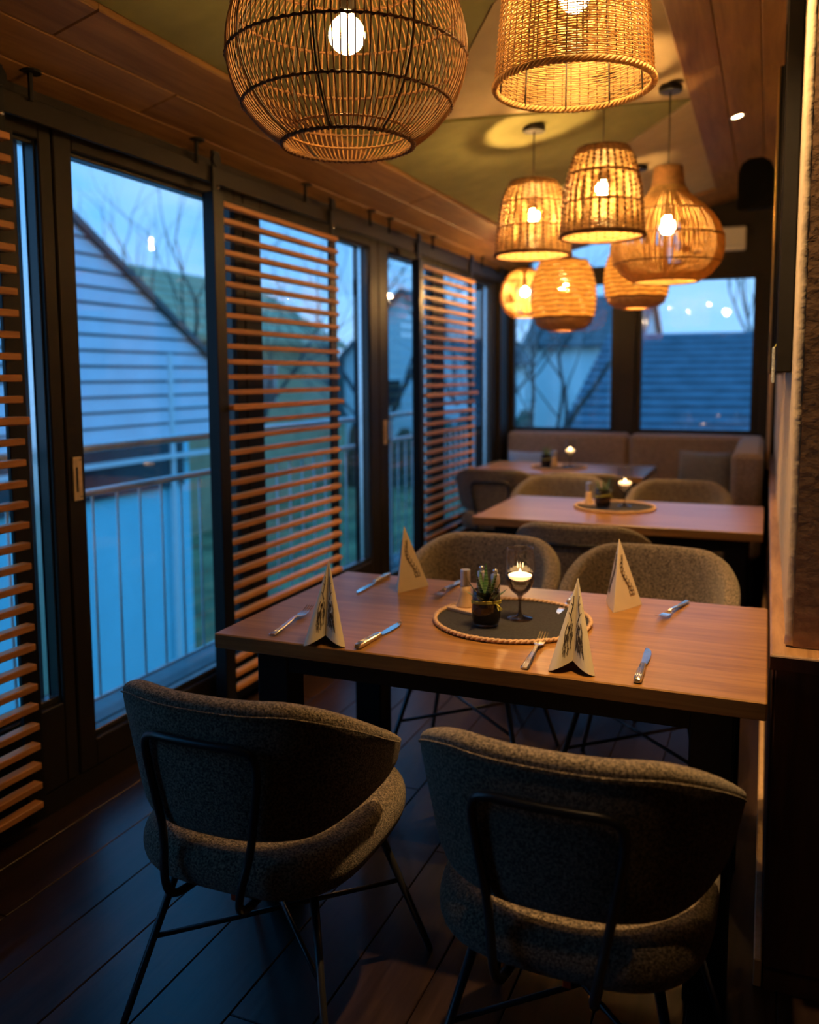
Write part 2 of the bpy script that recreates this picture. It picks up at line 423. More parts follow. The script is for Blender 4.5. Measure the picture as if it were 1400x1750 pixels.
for mt, poly, t in felt:
    slope_slab(MB(), poly, t, 0.044).build('felt_panel', mt, ceil)

# ---- right wall: rough plaster above a wainscot with a ledge; its end faces the camera
wr = MB().box(0.058, 0.62, 2.17, 7.62, 0.80, 2.93).build('wall_right', M_PLASTER); tag(wr, kind='structure')
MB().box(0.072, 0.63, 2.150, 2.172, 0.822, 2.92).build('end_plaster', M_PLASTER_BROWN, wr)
# rough rounded plaster arris on the corner
rr = random.Random(11); pts = []; rad = []
for i in range(90):
    z = 0.825+i*(2.09/89); pts.append((0.068+rr.uniform(-.0005,.0005), 2.163+rr.uniform(-.0005,.0005), z)); rad.append(0.0135+rr.uniform(-.0005,.0005))
MB().tube(pts, rad, 8).build('corner_bead', M_PLASTER, wr, smooth=True)
wains = MB().box(0.034, 0.62, 2.10, 7.5, 0.0, 0.787).build('trim_1', M_WAIN); tag(wains, kind='structure')
for k in range(7):       # upright boards on the side of the wainscot
    ya = 2.105+k*0.77
    MB().bbox(0.029, 0.0345, ya, ya+0.764, 0.06, 0.784, 0.002).build('board', M_WAIN, wains)
for k in range(3):
    xa = 0.036+k*0.19
    MB().bbox(xa, xa+0.186, 2.094, 2.1005, 0.06, 0.784, 0.002).build('board', M_WAIN, wains)
ledge = MB().bbox(0.024, 0.64, 2.083, 7.5, 0.787, 0.820, 0.004).build('trim_2', M_LEDGE); tag(ledge, kind='structure')
MB().bbox(0.022, 0.64, 2.077, 2.083, 0.785, 0.818, 0.002).build('nosing', M_WAIN, ledge)
base_r = MB().bbox(0.012, 0.030, 2.10, 7.5, 0.0, 0.07, 0.003).build('baseboard_right', M_LIGHTWOOD); tag(base_r, kind='structure')

# ---- walls the photograph does not see but that shade the room
wb = MB().box(-2.40, 2.6, -2.62, -2.55, 0, 3.1).build('wall_back', M_WALL); tag(wb, kind='structure')
wf = MB().box(2.55, 2.62, -2.6, 2.6, 0, 3.1).build('wall_far_right', M_WALL); tag(wf, kind='structure')
wc = MB().box(0.60, 2.6, 2.4, 2.5, 0, 3.1).build('wall_side_right', M_WALL); tag(wc, kind='structure')

# ---- window wall on the left: header, threshold and glazed leaves
wl = MB().box(-2.36, -2.175, -2.6, 7.62, 2.285, 2.46).build('wall_left', M_FRAME); tag(wl, kind='structure')
MB().box(-2.36, -2.17, -2.6, 7.62, -0.02, 0.075).build('threshold', M_FRAME, wl)
MB().box(-2.36, -2.20, -2.6, 0.10, 0.075, 2.285).build('end_panel', M_WALL, wl)
def leaf(n, y0, y1, zb, st0, st1, handle=False):
    """glazed leaf from y0 to y1, stiles st0/st1 wide, bottom rail up to zb"""
    d = MB().bbox(-2.285, -2.17, y0, y0+st0, 0.078, 2.283, 0.004).build('door_%d' % n, M_FRAME); tag(d, kind='structure')
    MB().bbox(-2.285, -2.17, y1-st1, y1, 0.078, 2.283, 0.004).build('stile', M_FRAME, d)
    MB().bbox(-2.285, -2.17, y0+st0, y1-st1, 0.078, zb, 0.004).build('bottom_rail', M_FRAME, d)
    MB().bbox(-2.285, -2.17, y0+st0, y1-st1, 2.205, 2.283, 0.004).build('top_rail', M_FRAME, d)
    # glossy glazing beads that show the sky at a low angle
    MB().bbox(-2.225, -2.185, y1-st1-0.007, y1-st1, zb, 2.205, 0.002).build('glazing_bead', M_REVEAL, d)
    MB().box(-2.245, -2.225, y1-st1-0.013, y1-st1-0.007, zb, 2.205).build('spacer_bar', M_BEAD, d)
    MB().bbox(-2.225, -2.190, y0+st0, y1-st1, zb, zb+0.022, 0.003).build('glazing_bead', M_REVEAL, d)
    MB().bbox(-2.225, -2.190, y0+st0, y1-st1, 2.190, 2.205, 0.003).build('glazing_bead', M_REVEAL, d)
    MB().box(-2.224, -2.216, y0+st0-.004, y1-st1+.004, zb-.004, 2.209).build('glass_pane', M_GLASS, d)
    if handle:
        yc = y0+st0*0.5
        hp = MB().bbox(-2.171, -2.164, yc-0.021, yc+0.021, 1.035, 1.185, 0.002).build('handle_plate', M_BRASS, d)
        hp['label'] = 'aged brass recessed pull plate'
        MB().bbox(-2.1642, -2.162, yc-0.009, yc-0.001, 1.065, 1.150, 0.0008).build('slot', M_SOCKET, hp)
        for zz in (1.047, 1.173):
            MB().lathe([(0.0001,0),(0.004,0),(0.004,0.002),(0.0001,0.002)], 8, (0,0,0)).build('screw', M_SOCKET, hp, loc=(-2.1625, yc+0.012, zz))
leaf(6, 0.10, 1.02, 0.36, 0.07, 0.07)
leaf(1, 1.025, 2.245, 0.36, 0.07, 0.055)
leaf(2, 2.252, 3.355, 0.175, 0.082, 0.07, True)
leaf(3, 3.36, 4.80, 0.345, 0.14, 0.115)
leaf(4, 4.81, 5.80, 0.175, 0.14, 0.08, True)
leaf(5, 5.805, 7.24, 0.345, 0.14, 0.10)
post = MB().bbox(-2.36, -2.13, 7.24, 7.62, -0.02, 2.46, 0.004).build('wall_corner', M_FRAME); tag(post, kind='structure')

# ---- end wall with two panes, transom panes and a white unit
we = MB().box(-2.36, 0.10, 7.50, 7.62, -0.02, 0.955).build('wall_end', M_FRAME); tag(we, kind='structure')
MB().box(-0.085, 0.10, 7.50, 7.62, 0.955, 2.92).build('jamb', M_FRAME, we)
def endpoly(x0, x1, z0, cut, nm='head'):
    p = [(x0,7.50,z0),(x1,7.50,z0),(x1,7.50,min(cut,roof_z(x1)+.05)),(x0,7.50,min(cut,roof_z(x0)+.05))]
    MB().prism(p, (0,0,0), (0,0.12,0)).build(nm, M_FRAME, we)
endpoly(-0.70, -0.085, 2.26, 9)
endpoly(-2.13, -0.70, 2.26, 2.36)
endpoly(-2.13, -1.95, 2.36, 9)
MB().bbox(-1.195, -1.035, 7.485, 7.60, 0.955, 2.30, 0.005).build('mullion', M_FRAME, we)
MB().bbox(-0.98, -0.90, 7.49, 7.60, 2.36, 2.72, 0.005).build('mullion', M_FRAME, we)
for n, (x0, x1) in enumerate(((-2.13,-1.195),(-1.035,-0.085)), 1):
    wn = MB().box(x0+.04, x1-.04, 7.538, 7.546, 0.99, 2.23).build('window_%d' % n, M_GLASS); tag(wn, kind='structure')
    for a in ((x0,x0+.045,.955,2.26),(x1-.045,x1,.955,2.26),(x0+.045,x1-.045,.955,1.0),(x0+.045,x1-.045,2.215,2.26)):
        MB().bbox(a[0], a[1], 7.505, 7.58, a[2], a[3], 0.004).build('window_frame', M_FRAME, wn)
wn = MB().prism([(-1.94,7.54,2.36),(-0.70,7.54,2.36),(-0.70,7.54,2.74),(-1.94,7.54,2.44)], (0,0,0), (0,0.008,0)).build('window_3', M_GLASS); tag(wn, kind='structure')

# ================================================================== SLIDING SLAT PANELS
PX = -2.07
trk = thing('panel_track', 'long dark steel track hung under the ceiling boards above the slatted screens', 'track', (PX, 3.4, 2.24))
MB().bbox(-0.052, -0.040, -3.3, 4.0, -0.005, 0.062, 0.002).build('rail', M_FRAME, trk)
for yy in (1.30, 2.10, 2.93, 3.80, 4.54, 4.81, 5.53, 6.62):
    hb = MB().lathe([(0.0005,0.137),(0.034,0.137),(0.034,0.130),(0.0005,0.130)], 14, (0,0,0)).tube([(0,0,0.131),(0,0,0.05)], 0.008, 6).build('ceiling_hanger', M_BLACK, trk, loc=(-0.03, yy-3.4, 0))
def slat_panel(y0, y1, label, nshow=33):
    p = thing('slatted_screen', label, 'screen', (PX, (y0+y1)/2, 0.045), 0, 'sliding slatted wooden screens')
    h = (y1-y0)/2; top = 2.145
    for s_ in (-1, 1):
        a = -h if s_ < 0 else h-0.072
        MB().bbox(-0.052, 0.003 if s_ < 0 else -0.036, a, a+0.072, 0.0, top, 0.002).build('stile', M_BLACK, p)
        yc = -h+0.06 if s_ < 0 else h-0.06
        br = MB().bbox(-0.034, -0.022, yc-0.022, yc+0.022, top-0.03, top+0.17, 0.003).build('roller_bracket', M_BLACK, p)
        MB().lathe([(0.0005,0),(0.028,0),(0.028,0.014),(0.0005,0.014)], 14).build('roller', M_BLACK, br, loc=(-0.030, yc, top+0.135)).rotation_euler = (0, PI/2, 0)
        for zz in (0.03, 0.12):
            MB().lathe([(0.0005,0.006),(0.006,0.004),(0.008,0),(0.0005,0)], 8).build('bolt', M_STEEL, br, loc=(-0.022, yc+0.008, top+zz)).rotation_euler = (0, PI/2, 0)
    MB().bbox(-0.050, -0.038, -h, h, top-0.03, top, 0.002).build('top_rail', M_BLACK, p)
    MB().bbox(-0.050, -0.038, -h, h, 0.0, 0.05, 0.002).build('bottom_rail', M_BLACK, p)
    me = MB().bbox(-0.036, 0.0, -h+0.0725, h-0.045, -0.0105, 0.0105, 0.0025).mesh('slat', M_SLAT)
    me2 = MB().bbox(-0.036, 0.026, -h+0.0725, h-0.045, -0.0125, 0.0125, 0.005).mesh('slat', M_SLAT)
    for k in range(33):
        z = 2.108-k*0.0637
        o = link('slat', me2 if k == 13 else me, p, (0, 0, z))
    return p
slat_panel(0.87, 2.03, 'slatted wooden screen cut off by the left edge of the picture')
slat_panel(2.99, 4.13, 'slatted wooden screen in the middle, just left of the set table')
slat_panel(5.21, 6.40, 'farthest slatted wooden screen, beside the rear tables')
# ================================================================== TABLES
def make_table(label, x0, x1, y0, y1):
    cx, cyy = (x0+x1)/2, (y0+y1)/2
    t = thing('dining_table', label, 'table', (cx, cyy, 0), 0, 'wooden dining tables')
    hx, hy = (x1-x0)/2, (y1-y0)/2
    top = MB().bbox(-hx, hx, -hy, hy, 0.719, 0.760, 0.003).build('tabletop', M_TABLE, t)
    MB().bbox(-hx+0.10, hx-0.06, -hy+0.06, -hy+0.10, 0.655, 0.719, 0.003).build('apron', M_BLACKWOOD, t)
    MB().bbox(-hx+0.10, hx-0.06, hy-0.10, hy-0.06, 0.655, 0.719, 0.003).build('apron', M_BLACKWOOD, t)
    for s_ in (-1, 1):
        a = -hx+0.11 if s_ < 0 else hx-0.15
        MB().bbox(a, a+0.04, -hy+0.10, hy-0.10, 0.655, 0.719, 0.003).build('side_apron', M_BLACKWOOD, t)
        for q in (-1, 1):
            xa = -hx+0.10 if s_ < 0 else hx-0.16
            ya = -hy+0.055 if q < 0 else hy-0.145
            MB().bbox(xa, xa+0.095, ya, ya+0.09, 0.0, 0.718, 0.004).build('leg', M_BLACKWOOD, t)
    return t
make_table('brown oak dining table in front, laid with four napkins and cutlery', -1.371, 0.020, 1.928, 2.735)
make_table('brown oak dining table in the middle of the three, without napkins', -1.335, 0.0, 4.045, 4.88)
make_table('brown oak dining table farthest back, at the upholstered corner bench', -2.03, -0.77, 6.02, 6.84)

# ================================================================== UPHOLSTERED CHAIRS
def smooth(t): t = max(0.0, min(1.0, t)); return t*t*(3-2*t)
def shell_xy(phi, rx, ry):
    n = 0.80
    s_, c = math.sin(phi), math.cos(phi)
    return (rx*math.copysign(abs(s_)**n, s_), -ry*math.copysign(abs(c)**n, c)+0.02)
def make_chair(label, loc, rz, group):
    c = thing('upholstered_chair', label, 'chair', loc, rz, group)
    # shell: wrap-around back and arms
    rings = []; NP = 40; pm = math.radians(94)
    for i in range(NP+1):
        u = -1+2*i/NP; phi = u*pm; a = abs(u)
        zt = 0.828-0.165*max(0, (a-0.26)/0.74)**1.6
        zb = 0.525+0.060*smooth((a-0.40)/0.6)
        endk = 1.0-smooth((a-0.90)/0.10)*0.55
        zm = (zt+zb)/2; hh = (zt-zb)/2*(1.0-0.35*smooth((a-0.90)/0.10))
        th = 0.028*(0.35+0.65*endk)
        ring = []
        sec = [(-1,-0.86),(-1,-0.45),(-1,0.0),(-1,0.45),(-1,0.84),(-0.72,0.965),(0,1.0),(0.72,0.965),(1,0.84),(1,0.45),(1,0.0),(1,-0.45),(1,-0.86),(0.7,-0.97),(0,-1.0),(-0.7,-0.97)]
        for (tq, hq) in sec:
            z = zm+hh*hq
            k = (z-0.52)/0.31
            rx = 0.245+0.062*k; ry = 0.280+0.034*k
            ry += 0.0
            x_, y_ = shell_xy(phi, rx+th*(-tq), ry+th*(-tq))
            ring.append((x_, y_, z))
        rings.append(ring)
    sh = MB().loft(rings).build('backrest', M_TWEED, c, smooth=True); subsurf(sh, 1)
    # piping seam just under the top edge on the outside
    pts = []
    for i in range(49):
        u = -0.93+1.86*i/48; phi = u*pm; a = abs(u)
        z = 0.828-0.165*max(0, (a-0.26)/0.74)**1.6-0.022
        k = (z-0.52)/0.31
        x_, y_ = shell_xy(phi, 0.245+0.062*k+0.0285, 0.280+0.034*k+0.0285)
        pts.append((x_, y_, z))
    MB().tube(pts, 0.0016, 5).build('piping', M_TWEED, sh, smooth=True)
    # seat pad
    rings = []
    for (k, z) in ((0.80,0.395),(0.93,0.400),(0.985,0.420),(1.0,0.448),(0.985,0.476),(0.93,0.496),(0.80,0.505),(0.45,0.509)):
        ring = []
        for j in range(40):
            a = 2*PI*j/40; s_, co = math.sin(a), math.cos(a); n = 0.62
            x_ = 0.262*k*math.copysign(abs(co)**n, co); y_ = 0.285*k*math.copysign(abs(s_)**n, s_)
            ring.append((x_, y_+0.0, z))
        rings.append(ring)
    st = MB().loft(rings).build('seat', M_TWEED, c, smooth=True); subsurf(st, 1)
    # bent tube that carries the back
    pts = [(-0.075,-0.15,0.384),(-0.080,-0.25,0.384),(-0.084,-0.302,0.396),(-0.090,-0.312,0.440)]
    for z in (0.52,0.60,0.68): 
        k = (z-0.52)/0.31; xx = 0.104+(z-0.52)*0.17; pts.append((-xx, shell_xy(math.asin(min(1,(xx/(0.245+0.062*k+.03))**(1/0.8))), 0.245+.062*k+.03, 0.280+.034*k+.03)[1]-0.009, z))
    zt = 0.742; k = (zt-0.52)/0.31
    for i in range(9):
        x_ = -0.130+0.260*i/8
        ph = math.asin(min(1, (abs(x_)/(0.245+.062*k+.03))**(1/0.8)))*(1 if x_ > 0 else -1)
        pts.append((x_, shell_xy(ph, 0.245+.062*k+.03, 0.280+.034*k+.03)[1]-0.009, zt-0.012*(1 if abs(i-4) == 4 else 0)))
    pts = pts+[(-p[0], p[1], p[2]) for p in pts[:7][::-1]]
    # round the path
    for _ in range(2):
        q = [pts[0]]
        for a_, b_ in zip(pts[:-1], pts[1:]):
            a_, b_ = Vector(a_), Vector(b_); q += [tuple(a_*0.75+b_*0.25), tuple(a_*0.25+b_*0.75)]
        pts = q+[pts[-1]]
    MB().tube(pts, 0.0088, 8).build('back_support', M_TUBE, c, smooth=True)
    MB().bbox(-0.18, 0.18, -0.165, 0.165, 0.384, 0.396, 0.004).build('seat_plate', M_BLACK, c)
    for sx_ in (-1, 1):
        for sy_ in (-1, 1):
            MB().tube([(sx_*0.165, sy_*0.150, 0.392), (sx_*0.262, sy_*0.270, 0.006), (sx_*0.263, sy_*0.271, 0.0)], [0.010,0.008,0.009], 8).build('leg', M_TUBE, c, smooth=True)
    for s_ in (-1, 1):
        f = 0.46
        a = (s_*(0.165+0.097*f), -(0.150+0.120*f), 0.392-0.386*f); b_ = (-s_*(0.165+0.097*f), (0.150+0.120*f), 0.392-0.386*f+0.004*s_)
        MB().tube([a, b_], 0.006, 7).build('stretcher', M_TUBE, c, smooth=True)
    tg = MB().bbox(0.015, 0.030, -0.232, -0.229, 0.368, 0.392, 0.001).build('care_tag', M_ORANGE, c); tg['label'] = 'small orange tag'
    return c
G = 'grey-brown upholstered chairs'
ch = make_chair('grey-brown tweed chair with back to camera, left of the two nearest', (-1.015, 1.67, 0), math.radians(0), G)
def chair(loc, deg, label): return copy_tree(ch, loc, math.radians(deg), label, G)
chair((-0.315, 1.67, 0), -1, 'grey-brown tweed chair with back to camera, right of the two nearest')
chair((-0.985, 3.00, 0), 180, 'tweed chair across the front table, left one, behind the wine glass')
chair((-0.370, 2.985, 0), 178, 'tweed chair across the front table, right one, nearest the plaster wall')
chair((-0.735, 3.90, 0), 0, 'dark tweed chair with back to camera at the middle table')
chair((-1.16, 5.14, 0), 180, 'tweed chair on far side of middle table, left one')
chair((-0.465, 5.12, 0), 180, 'tweed chair on far side of middle table, right one, before the cushion')
chair((-1.72, 5.88, 0), 2, 'dark tweed chair at the rear table beside the far slatted screen')
chair((-1.10, 5.87, 0), 0, 'dark tweed chair at the rear table, right one, mostly hidden')

# ================================================================== CORNER BENCH AND CUSHIONS
bn = thing('corner_bench', 'taupe upholstered corner bench under the end window', 'bench', (-1.0, 7.2, 0))
def pad(x0, x1, y0, y1, z0, z1, nm, r=0.03):
    o = MB().bbox(x0+1.0, x1+1.0, y0-7.2, y1-7.2, z0, z1, r).build(nm, M_BENCH, bn, smooth=False)
    bv = o.modifiers.new('round', 'BEVEL'); bv.width = 0.010; bv.segments = 3
    return o
pad(-2.09, -1.055, 7.30, 7.47, 0.30, 0.972, 'backrest')
pad(-1.05, -0.015, 7.30, 7.47, 0.30, 0.968, 'backrest')
pad(-2.09, -0.20, 6.86, 7.30, 0.28, 0.46, 'seat')
pad(-0.20, -0.015, 5.70, 7.30, 0.30, 0.966, 'side_backrest')
pad(-0.66, -0.20, 5.75, 6.86, 0.28, 0.46, 'side_seat')
MB().box(-1.05, 0.95, -0.32, 0.25, 0.0, 0.28).build('plinth', M_BLACKWOOD, bn)
MB().box(0.38, 0.95, -1.42, -0.32, 0.0, 0.28).build('plinth', M_BLACKWOOD, bn)
def cushion(label, loc, rz, w_, h_, mat, tilt):
    rings = []
    N = 14
    grid = MB()
    for s_ in (-1, 1):
        n0 = len(grid.v)
        for i in range(N+1):
            for j in range(N+1):
                u, v_ = -1+2*i/N, -1+2*j/N
                pin = 1-0.07*(1-abs(u)**2)*(abs(v_)**4); pin2 = 1-0.07*(1-abs(v_)**2)*(abs(u)**4)
                d = (1-u**4)*(1-v_**4)
                grid.v.append((u*w_/2*pin2, s_*0.075*d**0.6, v_*h_/2*pin+h_/2))
        for i in range(N):
            for j in range(N):
                a = n0+i*(N+1)+j; q = (a, a+1, a+N+2, a+N+1)
                grid.f.append(q if s_ > 0 else q[::-1])
    o = grid.build('cushion', mat, smooth=True); o.location = loc; o.rotation_euler = (tilt, 0, rz)
    tag(o, label, 'cushion'); return o
cushion('dark grey scatter cushion leaning in the right corner of the bench', (-0.45, 7.08, 0.468), math.radians(-12), 0.44, 0.40, M_PILLOW, math.radians(-14))
cushion('pale grey-blue scatter cushion at the left end of the bench', (-1.83, 7.12, 0.468), math.radians(4), 0.42, 0.36, M_PILLOW2, math.radians(-14))

# ================================================================== TABLEWARE
TZ = 0.760
def make_mat(label, x, y, r, g='round felt mats'):
    t = thing('round_placemat', label, 'placemat', (x, y, TZ), 0, g)
    MB().lathe([(0.0005,0.0005),(r-0.006,0.0005),(r-0.004,0.0045),(0.0005,0.0045)], 64).build('felt_disc', M_FELT, t)
    mb = MB(); n = 150
    for ph in (0, PI):       # two strands twisted into a rope rim
        mb.tube([((r+0.0032*math.cos(46*a+ph))*math.cos(a), (r+0.0032*math.cos(46*a+ph))*math.sin(a), 0.0072+0.0026*math.sin(46*a+ph)) for a in [2*PI*i/(n*2) for i in range(n*2)]], 0.0042, 5, closed=True)
    mb.build('rope_rim', M_ROPE, t, smooth=True)
    return t
make_mat('round charcoal felt mat with rope rim on the front table', -0.650, 2.335, 0.218)
make_mat('round charcoal felt mat with rope rim on the middle table', -0.725, 4.58, 0.205)
make_mat('round charcoal felt mat on the rear table', -1.44, 6.45, 0.205)

def make_goblet(label, x, y, z):
    t = thing('wine_glass', label, 'wine glass', (x, y, z), 0, 'smoked glass goblets with candles')
    MB().lathe([(0.0004,0.0),(0.036,0.0),(0.0375,0.0015),(0.034,0.0035),(0.012,0.008),(0.006,0.016),(0.0042,0.030),(0.0042,0.050),(0.0062,0.062),(0.0105,0.070),(0.006,0.0735),(0.0004,0.074)], 32).build('stem', M_SMOKE, t, smooth=True)
    bowl_o = [(0.0105,0.069),(0.024,0.080),(0.034,0.094),(0.0395,0.110),(0.0412,0.128)]
    MB().lathe(bowl_o+[(0.0398,0.128),(0.0380,0.110),(0.0325,0.095),(0.022,0.082),(0.006,0.0735)], 96, ribs=24, amp=0.010).build('lower_bowl', M_SMOKE, t, smooth=True)
    MB().lathe([(0.0412,0.128),(0.0412,0.150),(0.0395,0.175),(0.0375,0.200),(0.0372,0.204),(0.0362,0.204),(0.0366,0.199),(0.0384,0.175),(0.0398,0.150),(0.0398,0.128)], 96, ribs=24, amp=0.007).build('upper_bowl', M_SMOKE_L, t, smooth=True)
    return t
def make_candle(label, x, y, z):
    t = thing('tealight_candle', label, 'candle', (x, y, z+0.100), 0, 'burning tealights')
    MB().lathe([(0.0004,0.0),(0.0185,0.0),(0.0190,0.012),(0.0004,0.012)], 24).build('cup', M_TIN, t)
    MB().lathe([(0.0188,0.012),(0.0310,0.018),(0.0325,0.026),(0.024,0.030),(0.010,0.028),(0.0004,0.0275)], 24).lathe([(0.0004,0.012),(0.0188,0.012)], 24).build('wax', M_WAX, t, smooth=True)
    MB().lathe([(0.0003,0.0275),(0.0030,0.031),(0.0034,0.034),(0.0020,0.039),(0.0003,0.043)], 10).build('flame', M_FLAME, t, smooth=True)
    return t
def make_planter(label, x, y, z, rz=0.0):
    t = thing('potted_succulent', label, 'potted plant', (x, y, z), rz, 'succulents in smoked tumblers')
    prof = [(0.0004,0.0),(0.026,0.0),(0.034,0.006),(0.0385,0.022),(0.0400,0.045),(0.0385,0.070),(0.0365,0.100),(0.0353,0.100),(0.0370,0.070),(0.0385,0.045),(0.0370,0.024),(0.033,0.010),(0.0004,0.006)]
    MB().lathe(prof, 96, ribs=28, amp=0.009).build('tumbler', M_SMOKE, t, smooth=True)
    MB().lathe([(0.0004,0.008),(0.031,0.010),(0.036,0.030),(0.0355,0.066),(0.030,0.072),(0.015,0.078),(0.0004,0.076)], 28).build('soil', M_SOIL, t, smooth=False)
    r_ = random.Random(5)
    for k in range(5):
        a = r_.uniform(0, 6.28); d = r_.uniform(0.008, 0.024)
        o = MB().bbox(-0.012, 0.012, -0.004, 0.004, -0.002, 0.002, 0.001).build('bark_chip', M_LIGHTWOOD if k == 0 else M_SOIL, t, loc=(d*math.cos(a), d*math.sin(a), 0.079))
        o.rotation_euler = (r_.uniform(-.5,.5), r_.uniform(-.7,.7), a)
    for k in range(15):
        ring_i = 0 if k < 5 else (1 if k < 10 else 2)
        a = k*2.399; L = (0.098, 0.086, 0.070)[ring_i]*(0.85+0.3*r_.random()); el = (1.36, 0.98, 0.60)[ring_i]+r_.uniform(-.12,.12)
        mb = MB(); rings = []
        dirh = Vector((math.cos(a), math.sin(a), 0)); side = Vector((-math.sin(a), math.cos(a), 0))
        p = Vector((0.004*math.cos(a), 0.004*math.sin(a), 0.070)); e_ = el-0.25
        for i in range(7):
            f = i/6; wd = 0.0092*(1-f**1.6)+0.0004; tk = wd*0.45
            dr = dirh*math.cos(e_)+Vector((0,0,1))*math.sin(e_)
            nr = dirh*(-math.sin(e_))+Vector((0,0,1))*math.cos(e_)
            rings.append([p+side*wd, p-nr*tk, p-side*wd, p+nr*tk*0.3])
            p = p+dr*(L/6); e_ += 0.06
        lf = mb.loft(rings).build('leaf', M_LEAF, t, smooth=False)
        db = MB()
        for i in range(1, 6):
            for h in (0.0, 0.5):
                c = [ (Vector(rings[i][q])*(1-h)+Vector(rings[i+1][q])*h) if i < 5 else Vector(rings[i][q]) for q in range(4)]
                cc = sum(c, Vector())/4
                db.loft([[cc+(q-cc)*1.09-Vector((0,0,0.0006)) for q in c], [cc+(q-cc)*1.09+Vector((0,0,0.0006)) for q in c]])
        db.build('white_band', M_LEAFDOT, lf)
    mb = MB()
    for dz, dr in ((0.0, 0.0), (0.003, 0.0006), (-0.003, 0.0002)):
        mb.tube([((0.0402+dr)*math.cos(a), (0.0402+dr)*math.sin(a), 0.068+dz+0.006*math.sin(a+2.2)) for a in [2*PI*i/40 for i in range(40)]], 0.0013, 5, closed=True)
    mb.tube([(0.040,0.004,0.066),(0.047,0.006,0.060),(0.054,0.002,0.052)], 0.0022, 5).tube([(0.040,0.002,0.066),(0.050,-0.004,0.058),(0.057,-0.008,0.055)], 0.0018, 5).tube([(0.040,0.0,0.067),(0.046,-0.002,0.066),(0.052,0.010,0.054)], 0.002, 5)
    mb.build('string_tie', M_STRING, t, smooth=True)
    return t
def make_tray(label, x, y, z, rz):
    t = thing('wooden_tray', label, 'tray', (x, y, z), rz, 'salt and pepper trays')
    MB().bbox(-0.046, 0.058, -0.034, 0.034, 0.0, 0.011, 0.002).build('tray_board', M_LIGHTWOOD, t)
    return t
def make_wood_mill(label, x, y, z):
    t = thing('salt_mill', label, 'mill', (x, y, z), 0, 'wooden salt mills')
    MB().lathe([(0.0004,0.0),(0.027,0.0),(0.0265,0.004),(0.021,0.018),(0.0155,0.040),(0.0145,0.062),(0.0004,0.062)], 28).build('wooden_body', M_LIGHTWOOD, t, smooth=True)
    MB().lathe([(0.0004,0.0622),(0.0150,0.0622),(0.0150,0.108),(0.0140,0.110),(0.0004,0.110)], 28).build('steel_cap', M_SATIN, t, smooth=False)
    return t
def make_steel_mill(label, x, y, z):
    t = thing('pepper_mill', label, 'mill', (x, y, z), 0, 'steel pepper mills')
    MB().lathe([(0.0004,0.0),(0.0150,0.0),(0.0145,0.090),(0.0125,0.102),(0.006,0.105),(0.0004,0.105)], 28).build('body', M_SATIN, t, smooth=False)
    MB().lathe([(0.0004,0.1052),(0.004,0.1052),(0.004,0.109),(0.0075,0.111),(0.0080,0.115),(0.005,0.119),(0.0004,0.120)], 18).build('knob', M_STEEL, t, smooth=True)
    return t
MZ = TZ+0.0046
make_goblet('smoked ribbed goblet holding a candle on the front table', -0.632, 2.352, MZ)
make_candle('burning tealight inside the goblet on the front table', -0.632, 2.352, MZ)
make_planter('small striped succulent in a smoked tumbler on the front table', -0.700, 2.250, MZ, -0.5)
make_tray('small pale wooden tray under the mills on the front table', -0.800, 2.375, MZ, math.radians(-22))
make_wood_mill('conical wooden salt mill with steel cap on the front table', -0.806, 2.385, MZ+0.011)
make_steel_mill('steel pepper mill with knob behind the front table succulent', -0.728, 2.430, MZ)
make_steel_mill('second steel mill on the front table, half hidden by the succulent leaves', -0.778, 2.455, MZ)
make_goblet('smoked goblet holding a candle on the middle table', -0.680, 4.62, MZ)
make_candle('burning tealight inside the goblet on the middle table', -0.680, 4.62, MZ)
make_planter('succulent in a dark tumbler on the middle table', -0.775, 4.515, MZ, 0.7)
make_tray('pale wooden tray under the mill on the middle table', -0.858, 4.60, MZ, math.radians(-22))
make_wood_mill('conical wooden salt mill on the middle table', -0.864, 4.60, MZ+0.011)
make_goblet('smoked goblet holding a candle on the rear table', -1.37, 6.52, MZ)
make_candle('burning tealight inside the goblet on the rear table', -1.37, 6.52, MZ)
make_planter('succulent in a dark tumbler on the rear table', -1.53, 6.42, MZ, 1.9)
make_tray('pale wooden tray under the mill on the rear table', -1.485, 6.50, MZ, 0.3)
make_wood_mill('conical wooden salt mill on the rear table', -1.485, 6.50, MZ+0.011)

# ---- napkins: folded paper standing up, two curved flaps in front, a ridge behind
def nap_base(u):
    """closed base outline, u 0..1 : ridge - left corner - crease - right corner - ridge"""
    half = u if u <= 0.5 else 1-u; s_ = -1 if u <= 0.5 else 1
    h = half*2
    R, L = Vector((0,0.062,0)), Vector((0.054,-0.070,0))
    if h < 0.5:
        p = R.lerp(L, h/0.5); p.x += 0.004*math.sin(PI*h/0.5)
    else:
        f = (h-0.5)/0.5
        C_ = Vector((0.0008, -0.050, 0.024)); Q = Vector((0.034,-0.098,0.010))
        p = L*(1-f)**2+Q*2*f*(1-f)+C_*f*f
    return Vector((s_*p.x, p.y, p.z))
AP = Vector((0,0.008,0.209))
def nap_pt(u, v, off=0.0):
    p = AP.lerp(nap_base(u), v)
    if off:
        e_ = 0.004
        du = AP.lerp(nap_base(min(1,u+e_)), v)-AP.lerp(nap_base(max(0,u-e_)), v)
        dv = nap_base(u)-AP
        n_ = du.cross(dv).normalized()
        c = Vector((0,-0.02,p.z))
        if n_.dot(p-c) < 0 and not (0.27 < u < 0.73): n_ = -n_
        if 0.27 < u < 0.73 and n_.y > 0: n_ = -n_
        p = p+n_*off
    return p
